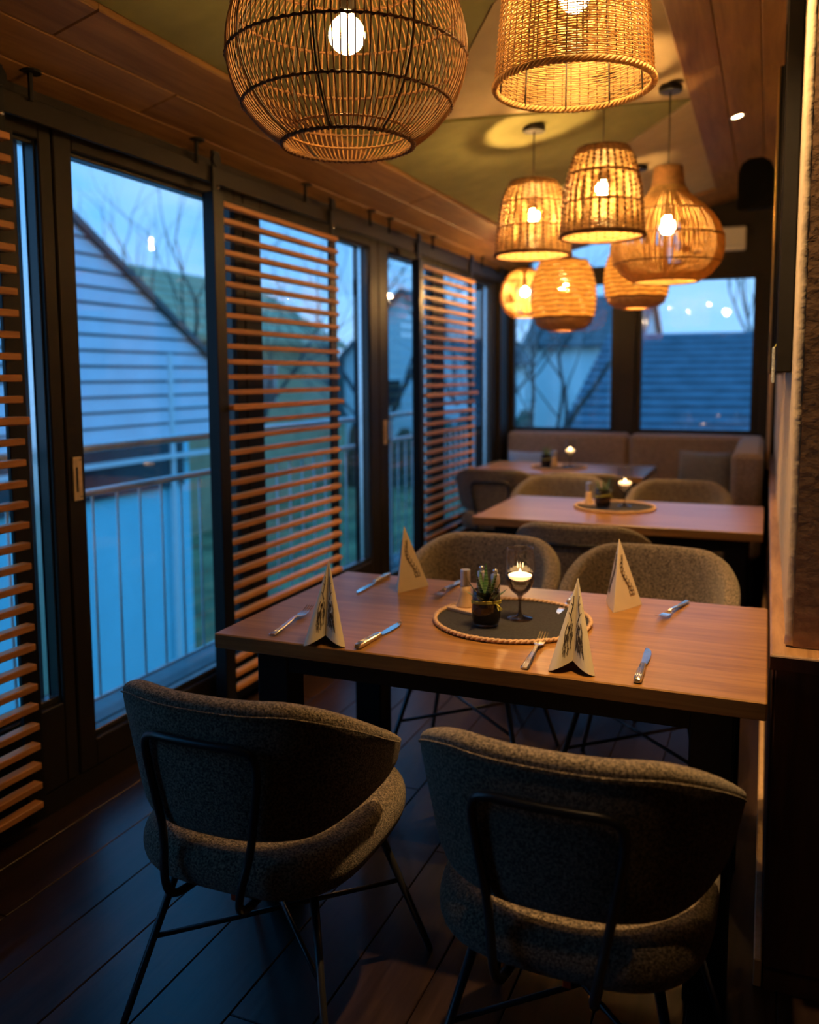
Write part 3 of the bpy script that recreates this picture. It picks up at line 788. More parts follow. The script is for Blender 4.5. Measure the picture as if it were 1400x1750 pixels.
def make_napkin(label, x, y, rz, style):
    t = thing('folded_napkin', label, 'napkin', (x, y, TZ+0.0004), rz, 'folded paper napkins')
    us = [i/48 for i in range(49)]; vsq = [0.0, 0.2, 0.4, 0.6, 0.8, 1.0]
    mb = MB()
    mb.loft([[nap_pt(u, max(v, 0.004)) for u in us] for v in vsq], close=False, cap0=False, cap1=False)
    o = mb.build('paper', M_PAPER, t, smooth=False, fix=True)
    sd = o.modifiers.new('ply', 'SOLIDIFY'); sd.thickness = 0.0014; sd.offset = 0
    ink = MB()
    def stroke(pts, wd):
        """thin inked ribbon following the paper"""
        P = [nap_pt(u, v, 0.0012) for u, v in pts]
        ink.tube(P, wd*1.35, 4)
    r_ = random.Random(9)
    # flaps: two inked animal heads with long fur, antlers running up to the tip
    for s_ in (-1, 1):
        m_ = 0.5
        for k in range(46):
            u0 = m_+s_*(0.03+0.10*r_.random()); v0 = 0.62+0.20*r_.random()
            stroke([(u0, v0), (u0+s_*r_.uniform(-.012,.006), v0+0.05+0.05*r_.random())], 0.00042)
        for k in range(14):
            u0 = m_+s_*(0.035+0.05*r_.random()); v0 = 0.50+0.14*r_.random()
            stroke([(u0, v0), (u0+s_*r_.uniform(-.004,.012), v0+0.05)], 0.00035)
        ue, ve = m_+s_*0.085, 0.56
        stroke([(ue+s_*0.014*math.cos(a), ve+0.016*math.sin(a)) for a in [2*PI*i/10 for i in range(11)]], 0.00055)
        stroke([(ue-s_*0.006, ve), (ue+s_*0.006, ve)], 0.0016)
        stroke([(m_+s_*0.12, 0.50), (m_+s_*0.135, 0.60), (m_+s_*0.12, 0.70)], 0.0007)
        stroke([(m_+s_*0.06, 0.50), (m_+s_*0.10, 0.42), (m_+s_*0.085, 0.30), (m_+s_*0.13, 0.20)], 0.0008)
        stroke([(m_+s_*0.10, 0.42), (m_+s_*0.16, 0.38)], 0.0006); stroke([(m_+s_*0.085, 0.32), (m_+s_*0.15, 0.28)], 0.0006)
        # twig on the back faces
        ub = 0.13 if s_ < 0 else 0.87
        pth = [(ub+s_*0.05*math.sin(i*0.5), 0.22+i*0.06) for i in range(11)]
        stroke(pth, 0.00085)
        for i in range(1, 11):
            u0, v0 = pth[i]
            for q in (-1, 1):
                stroke([(u0, v0), (u0+q*0.022, v0-0.02), (u0+q*0.030, v0-0.055)], 0.0007)
                stroke([(u0+q*0.012, v0-0.01), (u0+q*0.03, v0+0.0)], 0.0007)
    pr = ink.build('print', M_INK, t); pr['label'] = 'dark ink sketch print'
    return t
make_napkin('cream printed paper napkin standing at near left place, below the slatted screen', -1.055, 1.998, math.radians(17), 0)
make_napkin('cream printed paper napkin standing at far left place of the front table', -1.076, 2.572, math.radians(180), 0)
make_napkin('cream printed paper napkin standing at near right place, between fork and knife', -0.405, 2.030, math.radians(2), 0)
make_napkin('cream printed paper napkin standing at far right place of the front table', -0.392, 2.585, math.radians(176), 0)

# ---- cutlery
def make_fork(label, a, b):
    a = Vector(a); b = Vector(b); d = b-a; L = 0.262
    t = thing('fork', label, 'fork', (a.x, a.y, TZ+0.0002), math.atan2(d.y, d.x), 'dinner forks')
    secs = [(0.0,0.0085,0.0022,0.004),(0.004,0.0105,0.0025,0.004),(0.06,0.0088,0.0026,0.006),(0.115,0.0062,0.0028,0.010),(0.150,0.0045,0.0026,0.013),(0.168,0.0065,0.0020,0.010)]
    rings = [[(x_, wd, zc+hh*0.2), (x_, wd*0.6, zc+hh), (x_, -wd*0.6, zc+hh), (x_, -wd, zc+hh*0.2), (x_, -wd*.6, zc-hh*0.7), (x_, wd*.6, zc-hh*.7)] for x_, wd, hh, zc in secs]
    MB().loft(rings).build('handle', M_STEEL, t)
    gr = MB()
    for yy in (-0.0055, -0.0018, 0.0018, 0.0055):
        gr.tube([(0.008, yy, 0.0064), (0.06, yy*0.85, 0.0086), (0.105, yy*0.6, 0.0115)], 0.00085, 5)
    gr.build('handle_ribs', M_STEEL, t, smooth=True)
    hd = MB(); W = 0.0125
    secs = [(0.165,0.0060,0.010),(0.175,0.0105,0.0085),(0.186,W,0.0075),(0.200,W,0.0078)]
    hd.loft([[(x_, wd, z+0.0012), (x_, -wd, z+0.0012), (x_, -wd, z-0.0006), (x_, wd, z-0.0006)] for x_, wd, z in secs])
    for k in range(4):
        yc = -W+0.0022+k*(2*W-0.0044)/3
        hd.loft([[(x_, yc+wd, z+0.0010), (x_, yc-wd, z+0.0010), (x_, yc-wd, z-0.0006), (x_, yc+wd, z-0.0006)] for x_, wd, z in ((0.199,0.0021,0.0078),(0.225,0.0019,0.0100),(0.247,0.0015,0.0150),(0.258,0.0007,0.0190))])
    hd.build('tines', M_STEEL, t)
    return t
def make_knife(label, a, b):
    a = Vector(a); b = Vector(b); d = b-a
    t = thing('knife', label, 'knife', (a.x, a.y, TZ+0.0002), math.atan2(d.y, d.x), 'dinner knives')
    rings = []
    for x_, wd, hh in ((0.0,0.0060,0.0040),(0.003,0.0092,0.0062),(0.012,0.0098,0.0068),(0.07,0.0088,0.0064),(0.122,0.0072,0.0054),(0.128,0.0052,0.0042)):
        rings.append([(x_, wd*math.copysign(abs(math.cos(q))**.6, math.cos(q)), 0.0069+hh*math.copysign(abs(math.sin(q))**.6, math.sin(q))) for q in [2*PI*i/12 for i in range(12)]])
    MB().loft(rings).build('handle', M_STEEL, t)
    gr = MB()
    for yy in (-0.0062, -0.0022, 0.0022, 0.0062):
        gr.tube([(0.014, yy, 0.0134), (0.07, yy*0.9, 0.0130), (0.112, yy*0.75, 0.0122)], 0.0011, 5)
    gr.build('handle_ribs', M_STEEL, t, smooth=True)
    rings = []
    for x_, y0, y1 in ((0.126,-0.0045,0.0045),(0.136,-0.0085,0.0060),(0.17,-0.0105,0.0075),(0.215,-0.0105,0.0080),(0.240,-0.0075,0.0080),(0.256,-0.001,0.0078),(0.262,0.005,0.0065)):
        rings.append([(x_, y1, 0.0052), (x_, y0, 0.0044), (x_, y0, 0.0040), (x_, y1, 0.0034)])
    bl = MB().loft(rings).build('blade', M_STEEL, t)
    return t
make_fork('fork beside the near left napkin, handle toward the table edge', (-1.209,1.962), (-1.235,2.25))
make_knife('knife lying right of the near left napkin', (-0.947,1.940), (-0.930,2.21))
make_knife('knife at far left place, its blade toward the camera', (-1.198,2.715), (-1.197,2.45))
make_fork('fork at far left place, just behind the wooden tray', (-0.938,2.725), (-0.940,2.50))
make_fork('fork left of the near right napkin, tines on the mat rim', (-0.511,1.945), (-0.527,2.24))
make_knife('knife right of the near right napkin, close to the plaster wall', (-0.251,1.945), (-0.258,2.23))
make_knife('knife on the far side, half hidden by the near right napkin', (-0.536,2.700), (-0.545,2.44))
make_fork('fork at far right place, beside the far right napkin', (-0.208,2.722), (-0.262,2.48))

# ================================================================== PENDANT LAMPS
def pend(label, x, y, z, cord_to=None, group='woven pendant lamps'):
    t = thing('pendant_lamp', label, 'lamp', (x, y, z), 0, group)
    return t, roof_z(x)+0.017-z       # thing and height of the ceiling above its base
def fittings(t, bulb_z, top_z, hc, bulb_r=0.0475, big=True, rose=True, mat=None):
    """cord, rose, socket and glowing bulb"""
    MB().tube([(0,0,bulb_z+bulb_r*1.9+0.05), (0,0,hc-0.004)], 0.0032, 6).build('cord', M_SOCKET, t, smooth=True)
    if rose:
        MB().lathe([(0.0005,hc),(0.055,hc),(0.055,hc-0.022),(0.050,hc-0.026),(0.0005,hc-0.026)], 24).build('ceiling_rose', M_BLACK, t)
    MB().lathe([(0.0005,0.06),(0.016,0.06),(0.020,0.045),(0.021,0.0),(0.0005,0.0)], 18).build('socket', M_SOCKET, t, loc=(0,0,bulb_z+bulb_r*1.18))
    prof = [(0.0005,-bulb_r)]
    for i in range(1, 10):
        a = -PI/2+i*PI*0.82/10; prof.append((bulb_r*math.cos(a), bulb_r*math.sin(a)))
    prof += [(bulb_r*0.42, bulb_r*0.98), (bulb_r*0.34, bulb_r*1.2)]
    MB().lathe(prof, 16, cap1=True).build('bulb', mat or (M_BULB if big else M_BULB_S), t, smooth=True, loc=(0,0,bulb_z))
def hoop(mb, r, z, wr_, n=72, k=5, wob=0.0, seed=0):
    mb.tube([(r*math.cos(a), r*math.sin(a), z+wob*math.sin(9*a+seed)) for a in [2*PI*i/n for i in range(n)]], wr_, k, closed=True)
    return mb
def coil(mb, r, z, wr_, turns, amp, n=220):
    """cane wound around a hoop"""
    mb.tube([((r+amp*math.cos(turns*a))*math.cos(a), (r+amp*math.cos(turns*a))*math.sin(a), z+amp*math.sin(turns*a)) for a in [2*PI*i/n for i in range(n)]], wr_, 4, closed=True)
    return mb
def ribs(mb, prof, n, wr_, k=4, jit=0.0, seed=1):
    r_ = random.Random(seed)
    for i in range(n):
        a = 2*PI*i/n; ph = r_.uniform(-jit, jit)
        mb.tube([(r*math.cos(a+ph*q/len(prof)), r*math.sin(a+ph*q/len(prof)), z) for q, (r, z) in enumerate(prof)], wr_, k, cap=False)
    return mb

# ---- A: big round cane lamp over the front table
t, hc = pend('large round open cane pendant lamp hanging in front, top centre-left', -1.045, 2.128, 2.055)
def aprof(n0, n1, n=22):
    out = []
    for i in range(n+1):
        q = n0+(n1-n0)*i/n
        out.append((0.312*math.cos(q)**0.9, 0.236+0.270*math.sin(q)))
    return out
low = -math.asin(0.236/0.270*0.98)
pr = aprof(low, 1.22)
r0 = pr[0][0]
ribs(MB(), pr, 108, 0.0020, 4, 0.014, 2).build('cane_ribs', M_REED, t, smooth=True)['kind'] = 'stuff'
lip = [(r0-0.002, 0.006), (r0-0.018, 0.004), (r0-0.038, 0.016), (r0-0.046, 0.040)]
def rad_at(z):
    q = math.asin((z-0.236)/0.270); return 0.312*math.cos(q)**0.9
for zz in (0.098, 0.215, 0.335, 0.430):
    o = coil(hoop(MB(), rad_at(zz), zz, 0.0034, 90), rad_at(zz), zz, 0.0022, 70, 0.0042, 420).build('hoop', M_WICKER_D, t, smooth=True)
coil(hoop(MB(), r0, 0.002, 0.0046, 80), r0, 0.002, 0.0024, 64, 0.0052, 400).build('bottom_rim', M_WICKER_D, t, smooth=True)
coil(hoop(MB(), r0*0.93, 0.034, 0.0028, 80), r0*0.93, 0.034, 0.002, 64, 0.003, 400).build('inner_hoop', M_REED, t, smooth=True)
for k in range(8):      # stiff wires of the frame
    a = 2*PI*k/8+0.2
    MB().tube([((r-0.004)*math.cos(a), (r-0.004)*math.sin(a), z) for r, z in pr], 0.0032, 5).build('frame_wire', M_SOCKET, t, smooth=True)
fittings(t, 0.280, 0.46, hc, mat=M_BULB_A)

# ---- woven basket shades
def basket(t, prof, n_rings, n_st, wr_, mat, stake_mat, rim=True, stake_r=0.0022, amp=0.0026, seg=None, double=False):
    """horizontal canes weaving in and out of upright stakes"""
    def at(f):
        s_ = f*(len(prof)-1); i = min(int(s_), len(prof)-2); q = s_-i
        return (prof[i][0]*(1-q)+prof[i+1][0]*q, prof[i][1]*(1-q)+prof[i+1][1]*q)
    seg = seg or n_st*2
    mb = MB()
    rr_ = random.Random(4)
    for k in range(n_rings):
        r, z = at((k+0.5)/n_rings); ph = PI*(k % 2)
        j = rr_.uniform(-.0006, .0006)
        mb.tube([((r+amp*math.cos(n_st/2*a+ph))*math.cos(a), (r+amp*math.cos(n_st/2*a+ph))*math.sin(a), z+j) for a in [2*PI*i/seg for i in range(seg)]], wr_, 4, closed=True)
    mb.build('weave', mat, t, smooth=True)['kind'] = 'stuff'
    ribs(MB(), [at(i/10) for i in range(11)], n_st, stake_r, 4).build('stakes', stake_mat, t, smooth=True)
    if rim:
        r, z = prof[0]
        mb = MB()
        for ph in (0, 2*PI/3, 4*PI/3):
            mb.tube([((r+0.0055*math.cos(30*a+ph))*math.cos(a), (r+0.0055*math.cos(30*a+ph))*math.sin(a), z+0.0060*math.sin(30*a+ph)) for a in [2*PI*i/300 for i in range(300)]], 0.0042, 5, closed=True)
        mb.build('braided_rim', stake_mat if double else mat, t, smooth=True)
# ---- B: tapering basket lamp over the front table
t, hc = pend('large tapering wicker basket pendant lamp in front, top right of centre', -0.505, 2.385, 2.214)
bp_ = [(0.2075, 0.0), (0.203, 0.06), (0.197, 0.13), (0.191, 0.20), (0.184, 0.27), (0.172, 0.33), (0.150, 0.365), (0.110, 0.385), (0.06, 0.392)]
basket(t, bp_, 92, 52, 0.0019, M_WICKER, M_WICKER_D, seg=156, amp=0.0020, stake_r=0.0016)
for k in range(10):
    a = 2*PI*k/10
    MB().tube([((r-0.006)*math.cos(a), (r-0.006)*math.sin(a), z) for r, z in bp_], 0.0024, 5).build('frame_wire', M_SOCKET, t, smooth=True)
fittings(t, 0.225, 0.39, hc, bulb_r=0.040)

# ---- C and D: bell baskets over the middle table
def bell(label, x, y, z, R, Hh):
    t, hc = pend(label, x, y, z)
    prof = [(R, 0.0), (R*0.985, Hh*0.15), (R*0.95, Hh*0.35), (R*0.90, Hh*0.55), (R*0.82, Hh*0.75), (R*0.70, Hh*0.92), (R*0.60, Hh)]
    basket(t, prof, 40, 30, Hh/40*0.46, M_WICKER, M_WICKER_D, stake_r=0.0050, amp=0.003, seg=60, double=True)
    for q in (0.36, 0.70):
        rq = prof[2][0]*1.01 if q < .5 else prof[4][0]*1.03
        hoop(MB(), rq, Hh*q, 0.003, 60).build('hoop', M_WICKER_D, t, smooth=True)
    hoop(MB(), R*0.60, Hh, 0.006, 50).build('top_rim', M_WICKER_D, t, smooth=True)
    for k in range(4):
        a = PI/2*k+0.3
        MB().tube([(R*0.6*math.cos(a), R*0.6*math.sin(a), Hh), (0.012*math.cos(a), 0.012*math.sin(a), Hh-0.01)], 0.002, 5).build('spoke', M_SOCKET, t)
    fittings(t, Hh*0.55, Hh, hc, bulb_r=0.030, big=False)
    return t
bell('bell-shaped wicker pendant lamp, left one with black ceiling rose above it', -1.085, 4.235, 2.035, 0.182, 0.345)
bell('bell-shaped wicker pendant lamp in the middle of the rear cluster, hung highest', -0.701, 3.95, 2.061, 0.181, 0.371)

# ---- E: onion-shaped lamp with a solid neck
t, hc = pend('onion-shaped cane pendant lamp with solid neck, rightmost of the rear cluster', -0.472, 4.395, 1.895)
ep = [(0.150,0.0),(0.205,0.035),(0.245,0.085),(0.262,0.145),(0.258,0.205),(0.235,0.265),(0.195,0.320),(0.145,0.365),(0.100,0.405),(0.078,0.440)]
ribs(MB(), ep, 176, 0.0032, 4, 0.03, 6).build('cane_ribs', M_WICKER, t, smooth=True)['kind'] = 'stuff'
for (r, z) in (ep[0], ep[2], ep[4], ep[6], ep[8]):
    coil(hoop(MB(), r, z, 0.0034, 60), r, z, 0.002, 40, 0.0036, 240).build('hoop', M_WICKER_D, t, smooth=True)
MB().lathe([(0.080,0.432),(0.074,0.47),(0.068,0.520),(0.066,0.535),(0.062,0.535),(0.064,0.52),(0.070,0.47),(0.076,0.432)], 40, ribs=40, amp=0.012).build('neck', M_NECK, t, smooth=True)
fittings(t, 0.262, 0.53, hc, bulb_r=0.040, big=True)

# ---- F and G: raffia lantern shades, H: small round cane shade, over the rear table
def lantern(label, x, y, z, R, Hh):
    t, hc = pend(label, x, y, z)
    def rr_(f): return R*(0.56+0.44*math.sin(PI*min(1, max(0, (f*0.86+0.09))))**0.55) if f > 0.02 else R*0.5
    n = 11; seg = 40
    mb = MB()
    z0 = Hh*0.20
    for k in range(n):      # broad raffia bands
        za = z0+(Hh-z0)*k/n; zb = z0+(Hh-z0)*(k+0.72)/n
        fa, fb = za/Hh, zb/Hh
        mb.lathe([(rr_(fa), za), (rr_((fa+fb)/2)+0.004, (za+zb)/2), (rr_(fb), zb), (rr_(fb)-0.003, zb), (rr_(fa)-0.003, za), (rr_(fa), za)], 48, ribs=24, amp=0.006)
    mb.build('raffia_bands', M_RAFFIA, t, smooth=True)
    mb = MB()
    for k in range(n+1):
        za = z0+(Hh-z0)*(k-0.14)/n
        hoop(mb, rr_(za/Hh)+0.003, za, 0.0052, 48, 5, 0.003, k)
    mb.build('cane_hoops', M_HOOP_D, t, smooth=True)
    MB().lathe([(R*0.42,0.0),(R*0.70,Hh*0.035),(R*0.88,Hh*0.10),(rr_(0.2),Hh*0.20),(rr_(.2)-.008,Hh*0.20),(R*0.85,Hh*0.11),(R*0.66,Hh*0.05),(R*0.40,0.006)], 48, ribs=36, amp=0.008).build('woven_base', M_NECK, t, smooth=True)
    MB().lathe([(rr_(1.0),Hh*0.985),(R*0.50,Hh*1.03),(R*0.30,Hh*1.06),(R*0.28,Hh*1.055),(R*0.48,Hh*1.02),(rr_(1.0)-.006,Hh*0.975)], 40, ribs=30, amp=0.008).build('woven_top', M_NECK, t, smooth=True)
    fittings(t, Hh*0.62, Hh, hc, bulb_r=0.030, big=False)
lantern('raffia lantern pendant with brown base, lowest lamp of the rear cluster', -1.232, 5.60, 1.735, 0.203, 0.44)
lantern('raffia lantern pendant with brown base, right one, below the onion lamp', -0.778, 5.60, 1.860, 0.195, 0.37)
t, hc = pend('small round cane pendant lamp farthest back, half hidden by a lantern', -1.672, 6.30, 1.880)
hp_ = [(0.09,0.0),(0.14,0.035),(0.172,0.10),(0.178,0.17),(0.160,0.25),(0.120,0.31),(0.06,0.345)]
ribs(MB(), hp_, 90, 0.0032, 4, 0.03, 8).build('cane_ribs', M_WICKER, t, smooth=True)['kind'] = 'stuff'
for (r, z) in (hp_[0], hp_[2], hp_[4], hp_[6]): hoop(MB(), r, z, 0.0045, 50).build('hoop', M_WICKER_D, t, smooth=True)
fittings(t, 0.18, 0.34, hc, bulb_r=0.030, big=False)

# ---- recessed downlights in the right-hand boards
def downlight(label, x, y, watt, cone=78):
    z = roof_z(x)
    t = thing('downlight', label, 'light', (x, y, z), 0, 'recessed downlights'); t.rotation_euler = (0, -math.atan(0.25), 0)
    MB().lathe([(0.030,-0.002),(0.042,-0.004),(0.044,0.0),(0.030,0.002)], 28).build('trim_ring', M_SATIN, t, smooth=True)
    MB().lathe([(0.0005,-0.001),(0.029,-0.001),(0.029,0.001),(0.0005,0.001)], 24).build('lens', M_DOWN, t)
    ld = bpy.data.lights.new('downlight_beam', 'SPOT'); ld.energy = watt; ld.color = (1.0, 0.58, 0.22); ld.spot_size = math.radians(cone); ld.spot_blend = 0.7; ld.shadow_soft_size = 0.03
    lo = bpy.data.objects.new('downlight_beam', ld); COL.objects.link(lo); lo.parent = t; lo.location = (0, 0, -0.012)
downlight('small lit recessed downlight in the boards near the loudspeaker', -0.205, 5.21, 14)
downlight('small recessed downlight at the top edge of the picture', -0.222, 3.50, 14)
downlight('small recessed downlight above the front table, out of view', -0.215, 2.10, 210, 84)
downlight('small recessed downlight above the nearest chairs, out of view', -0.215, 0.95, 20, 58)

# ================================================================== RIGHT WALL: loudspeaker, pictures, white unit
sp = thing('loudspeaker', 'black loudspeaker on a bracket high up in the right corner', 'loudspeaker', (-0.085, 5.60, 2.40), math.radians(-14))
rings = []
for (yy, k) in ((-0.10, 0.90), (-0.094, 1.0), (0.06, 0.86), (0.10, 0.66)):
    ring = []
    for (px_, pz) in ((-0.098,0.012),(-0.086,0.0),(0.086,0.0),(0.098,0.012),(0.098,0.20),(0.080,0.255),(0.040,0.285),(-0.040,0.285),(-0.080,0.262),(-0.098,0.215)):
        ring.append((px_*k, yy, 0.14+(pz-0.14)*k))
    rings.append(ring)
MB().loft(rings).build('cabinet', M_SPEAKER, sp)
MB().bbox(-0.075, 0.075, -0.104, -0.099, 0.03, 0.25, 0.004).build('grille', M_SPEAKER, sp)
MB().tube([(0.0,0.09,0.08),(0.06,0.13,0.05),(0.115,0.13,0.04)], 0.012, 8).build('bracket', M_SATIN, sp, smooth=True)

def picture(label, y0, y1, z0, z1, d, gilt):
    t = thing('framed_picture', label, 'picture', (0.058, (y0+y1)/2, z0), 0, 'framed pictures on the plaster wall')
    h = (y1-y0)/2; H_ = z1-z0; wd = 0.04
    MB().box(-d*0.6, -0.001, -h+wd, h-wd, wd, H_-wd).build('canvas', M_CANVAS, t)
    for (a, b_, c, e_) in ((-h,-h+wd,0,H_),(h-wd,h,0,H_),(-h+wd,h-wd,0,wd),(-h+wd,h-wd,H_-wd,H_)):
        MB().bbox(-d, -0.001, a, b_, c, e_, 0.004).build('frame_bar', M_BLACKWOOD, t)
    if gilt:
        MB().bbox(-d-0.006, -d, -h+0.008, -h+0.018, 0.008, H_-0.008, 0.002).build('gilt_edge', M_GOLD, t)
        MB().bbox(-d-0.006, -d, h-0.018, h-0.008, 0.008, H_-0.008, 0.002).build('gilt_edge', M_GOLD, t)
picture('tall dark framed picture on the plaster wall nearest the camera', 2.60, 3.70, 1.455, 2.78, 0.042, False)
picture('dark gilt-edged picture on the plaster wall farther back', 4.05, 5.05, 1.45, 2.72, 0.055, True)
pol = MB().tube([(0.012, 6.15, 0.83), (0.012, 6.15, 2.40)], 0.011, 8).build('wooden_pole', M_LIGHTWOOD, smooth=True)
tag(pol, 'thin pale wooden pole standing on the ledge near the end window', 'pole')
tagm = MB().bbox(-0.004, 0.004, -0.016, 0.016, -0.05, 0.05, 0.003).build('small_tag', M_PILLOW2); tagm.location = (0.010, 2.62, 1.475)
tag(tagm, 'small grey-blue tag hanging at the lower corner of the near picture', 'tag')
MB().tube([(0.002,0,0.048),(0.012,0,0.070)], 0.0015, 5).build('tag_string', M_STRING, tagm)
ub = MB().bbox(-0.60, -0.20, 7.44, 7.50, 2.425, 2.61, 0.010).build('wall_unit', M_WHITEBOX)
tag(ub, 'cream white box unit on the end wall beside the onion lamp', 'wall unit')
MB().bbox(-0.57, -0.23, 7.436, 7.441, 2.45, 2.47, 0.002).build('air_slot', M_SATIN, ub)

# ================================================================== OUTSIDE
gr = MB()
# garden: falls away below the balcony and rises again to the rear
NX, NY = 24, 30
for j in range(NY+1):
    for i in range(NX+1):
        X = -90+i*(110/NX); Y = -20+j*(130/NY)
        d = math.hypot(X+2, Y-5)
        z = -3.2+0.055*max(0, d-9)+0.25*math.sin(X*0.31)*math.cos(Y*0.23)
        gr.v.append((X, Y, min(z, 1.0)))
for j in range(NY):
    for i in range(NX):
        a = j*(NX+1)+i; gr.f.append((a, a+1, a+NX+2, a+NX+1))
g = gr.build('garden_ground', M_GRASS, smooth=True); tag(g, kind='structure')
dk = MB().box(-2.86, -2.36, -2.6, 8.6, -0.16, -0.03).build('balcony_deck', M_DECK); tag(dk, kind='structure')
sl = MB().bbox(-2.2, 0.2, 7.62, 7.80, 0.90, 0.945, 0.004).build('sill_outside', M_RENDER); tag(sl, kind='structure')

rl = thing('balcony_railing', 'galvanised balcony railing with thin uprights outside the glass doors', 'railing', (-2.72, 3.5, -0.03))
MB().tube([(0,-4.0,1.18),(0,5.0,1.18)], 0.021, 10).build('top_rail', M_GALV, rl, smooth=True)
MB().tube([(0,-4.0,0.985),(0,5.0,0.985)], 0.017, 10).build('middle_rail', M_GALV, rl, smooth=True)
MB().tube([(0,-4.0,0.06),(0,5.0,0.06)], 0.010, 8).build('bottom_rail', M_GALV, rl, smooth=True)
bm_ = MB().tube([(0,0,0.06),(0,0,0.985)], 0.0065, 6).mesh('upright', M_GALV, True)
for k in range(58): link('upright', bm_, rl, (0, -3.95+k*0.155, 0))
for k in range(5): MB().bbox(-0.02, 0.02, -0.02, 0.02, 0.0, 1.17, 0.003).build('post', M_GALV, rl, loc=(0, -3.6+k*2.1, 0))

# ---- house A: white gable with clapboards above, rendered wall below
hA = thing('gabled_house', 'white clapboard gable of the neighbouring house behind the railing', 'house', (-8.0, 7.0, -3.4))
def A(y, z): return (y-7.0, z+3.4)
def roofA(y): return 3.35-0.60*(y-8.68)
def roofAl(y): return 5.55-0.60*abs(y-5.01)
MB().box(-6.0, -0.06, A(0.2,0)[0], A(10.83,0)[0], 0.0, A(0,0.62)[1]).build('lower_wall', M_SKYCAST_WALL, hA)
core = [(-0.03, A(y_, z_)[0], A(y_, z_)[1]) for y_, z_ in ((-2.2,0.62),(12.25,0.62),(12.25,1.15),(5.01,5.5),(-2.2,1.2))]
MB().prism(core, (0,0,0), (-6.0,0,0)).build('upper_wall', M_ROOFD, hA)  # dark colour stands for the shade in the gaps between clapboards
z = 0.62
while z < 5.3:
    zc = z+0.2
    yr = min(12.28, 5.01+(5.5-zc)/0.60); yl = max(-2.2, 5.01-(5.5-zc)/0.60)
    if yr-yl > 0.3:
        mb = MB(); ya, yb = A(yl,0)[0], A(yr,0)[0]; za = A(0,z)[1]
        p = [(-0.03, za), (0.045, za), (0.020, za+0.166), (-0.03, za+0.166)]
        dy = 0.166/0.60; da = [dy, dy, 0, 0]; capr = (0 if yr >= 12.27 else 1); capl = (0 if yl <= -2.19 else 1)
        mb.loft([[(q[0], ya-capl*d_, q[1]) for q, d_ in zip(p, da)], [(q[0], yb+capr*d_, q[1]) for q, d_ in zip(p, da)]]).build('clapboard', M_SIDING, hA)
    z += 0.2
MB().box(-0.05, 0.02, A(0.4,0)[0], A(10.6,0)[0], A(0,-0.12)[1], A(0,0.55)[1]).build('window_band', M_DARKGLASS, hA)
MB().box(-0.05, 0.10, A(0.2,0)[0], A(11.4,0)[0], A(0,0.30)[1], A(0,0.36)[1]).build('band_rail', M_GALV, hA)
for s_ in (-1, 1):
    e_ = 12.55 if s_ > 0 else -2.55
    p0, p1 = A(5.01, 5.49), A(e_, roofAl(e_)-0.06)
    MB().prism([(0.10,p0[0],p0[1]),(0.10,p1[0],p1[1]),(0.10,p1[0],p1[1]+0.07),(0.10,p0[0],p0[1]+0.07)], (0,0,0), (-6.5,0,0)).build('roof_slope', M_ROOFD, hA)
    MB().prism([(0.13,p0[0],p0[1]-0.01),(0.13,p1[0],p1[1]-0.01),(0.13,p1[0],p1[1]+0.075),(0.13,p0[0],p0[1]+0.075)], (0,0,0), (-0.04,0,0)).build('verge_board', M_ROOFD, hA)
MB().bbox(0.0, 0.07, 3.28, 3.36, 0.2, 5.2, 0.01).build('downpipe', M_GALV, hA)

def house(label, x0, x1, y0, y1, z0, ze, zr, wall_m, roof_m, ridge_y=True, rows=0, wins=()):
    cx, cyy = (x0+x1)/2, (y0+y1)/2
    h = thing('house', label, 'house', (cx, cyy, z0))
    X0, X1, Y0, Y1, E_, R_ = x0-cx, x1-cx, y0-cyy, y1-cyy, ze-z0, zr-z0
    if ridge_y: MB().prism([(X0,Y0,0),(X1,Y0,0),(X1,Y0,E_),(0,Y0,R_),(X0,Y0,E_)], (0,0,0), (0,Y1-Y0,0)).build('walls', wall_m, h)
    else: MB().prism([(X0,Y0,0),(X0,Y1,0),(X0,Y1,E_),(X0,0,R_),(X0,Y0,E_)], (0,0,0), (X1-X0,0,0)).build('walls', wall_m, h)
    for s_ in (-1, 1):
        if ridge_y: a, b_ = Vector((0,Y0-.3,R_+.05)), Vector((s_*(X1+.4),Y0-.3,E_-.4/(X1)*(R_-E_)+.05)); along = Vector((0,Y1-Y0+.6,0))
        else: a, b_ = Vector((X0-.3,0,R_+.05)), Vector((X0-.3,s_*(Y1+.4),E_-.4/(Y1)*(R_-E_)+.05)); along = Vector((X1-X0+.6,0,0))
        rf = MB().prism([a, b_, b_+Vector((0,0,.14)), a+Vector((0,0,.14))], (0,0,0), along).build('roof_slope', roof_m, h)
        for k in range(rows):
            f0, f1 = k/rows, (k+1)/rows
            p0, p1 = a.lerp(b_, f0)+Vector((0,0,.14)), a.lerp(b_, f1)+Vector((0,0,.19))
            MB().prism([p0, p1, p1-Vector((0,0,.05))], (0,0,0), along).build('shingle_course', roof_m, rf)
    for (face, a, b_, zz0, zz1) in wins:
        if face == 'x': fr = MB().box(X1-.02, X1+.06, a-cyy, b_-cyy, zz0-z0, zz1-z0); gl_ = MB().box(X1+.05, X1+.075, a-cyy+.08, b_-cyy-.08, zz0-z0+.08, zz1-z0-.08)
        else: fr = MB().box(a-cx, b_-cx, Y0-.06, Y0+.02, zz0-z0, zz1-z0); gl_ = MB().box(a-cx+.08, b_-cx-.08, Y0-.075, Y0-.05, zz0-z0+.08, zz1-z0-.08)
        wn_ = fr.build('window', M_RENDER, h); gl_.build('pane', M_DARKGLASS, wn_)
    return h
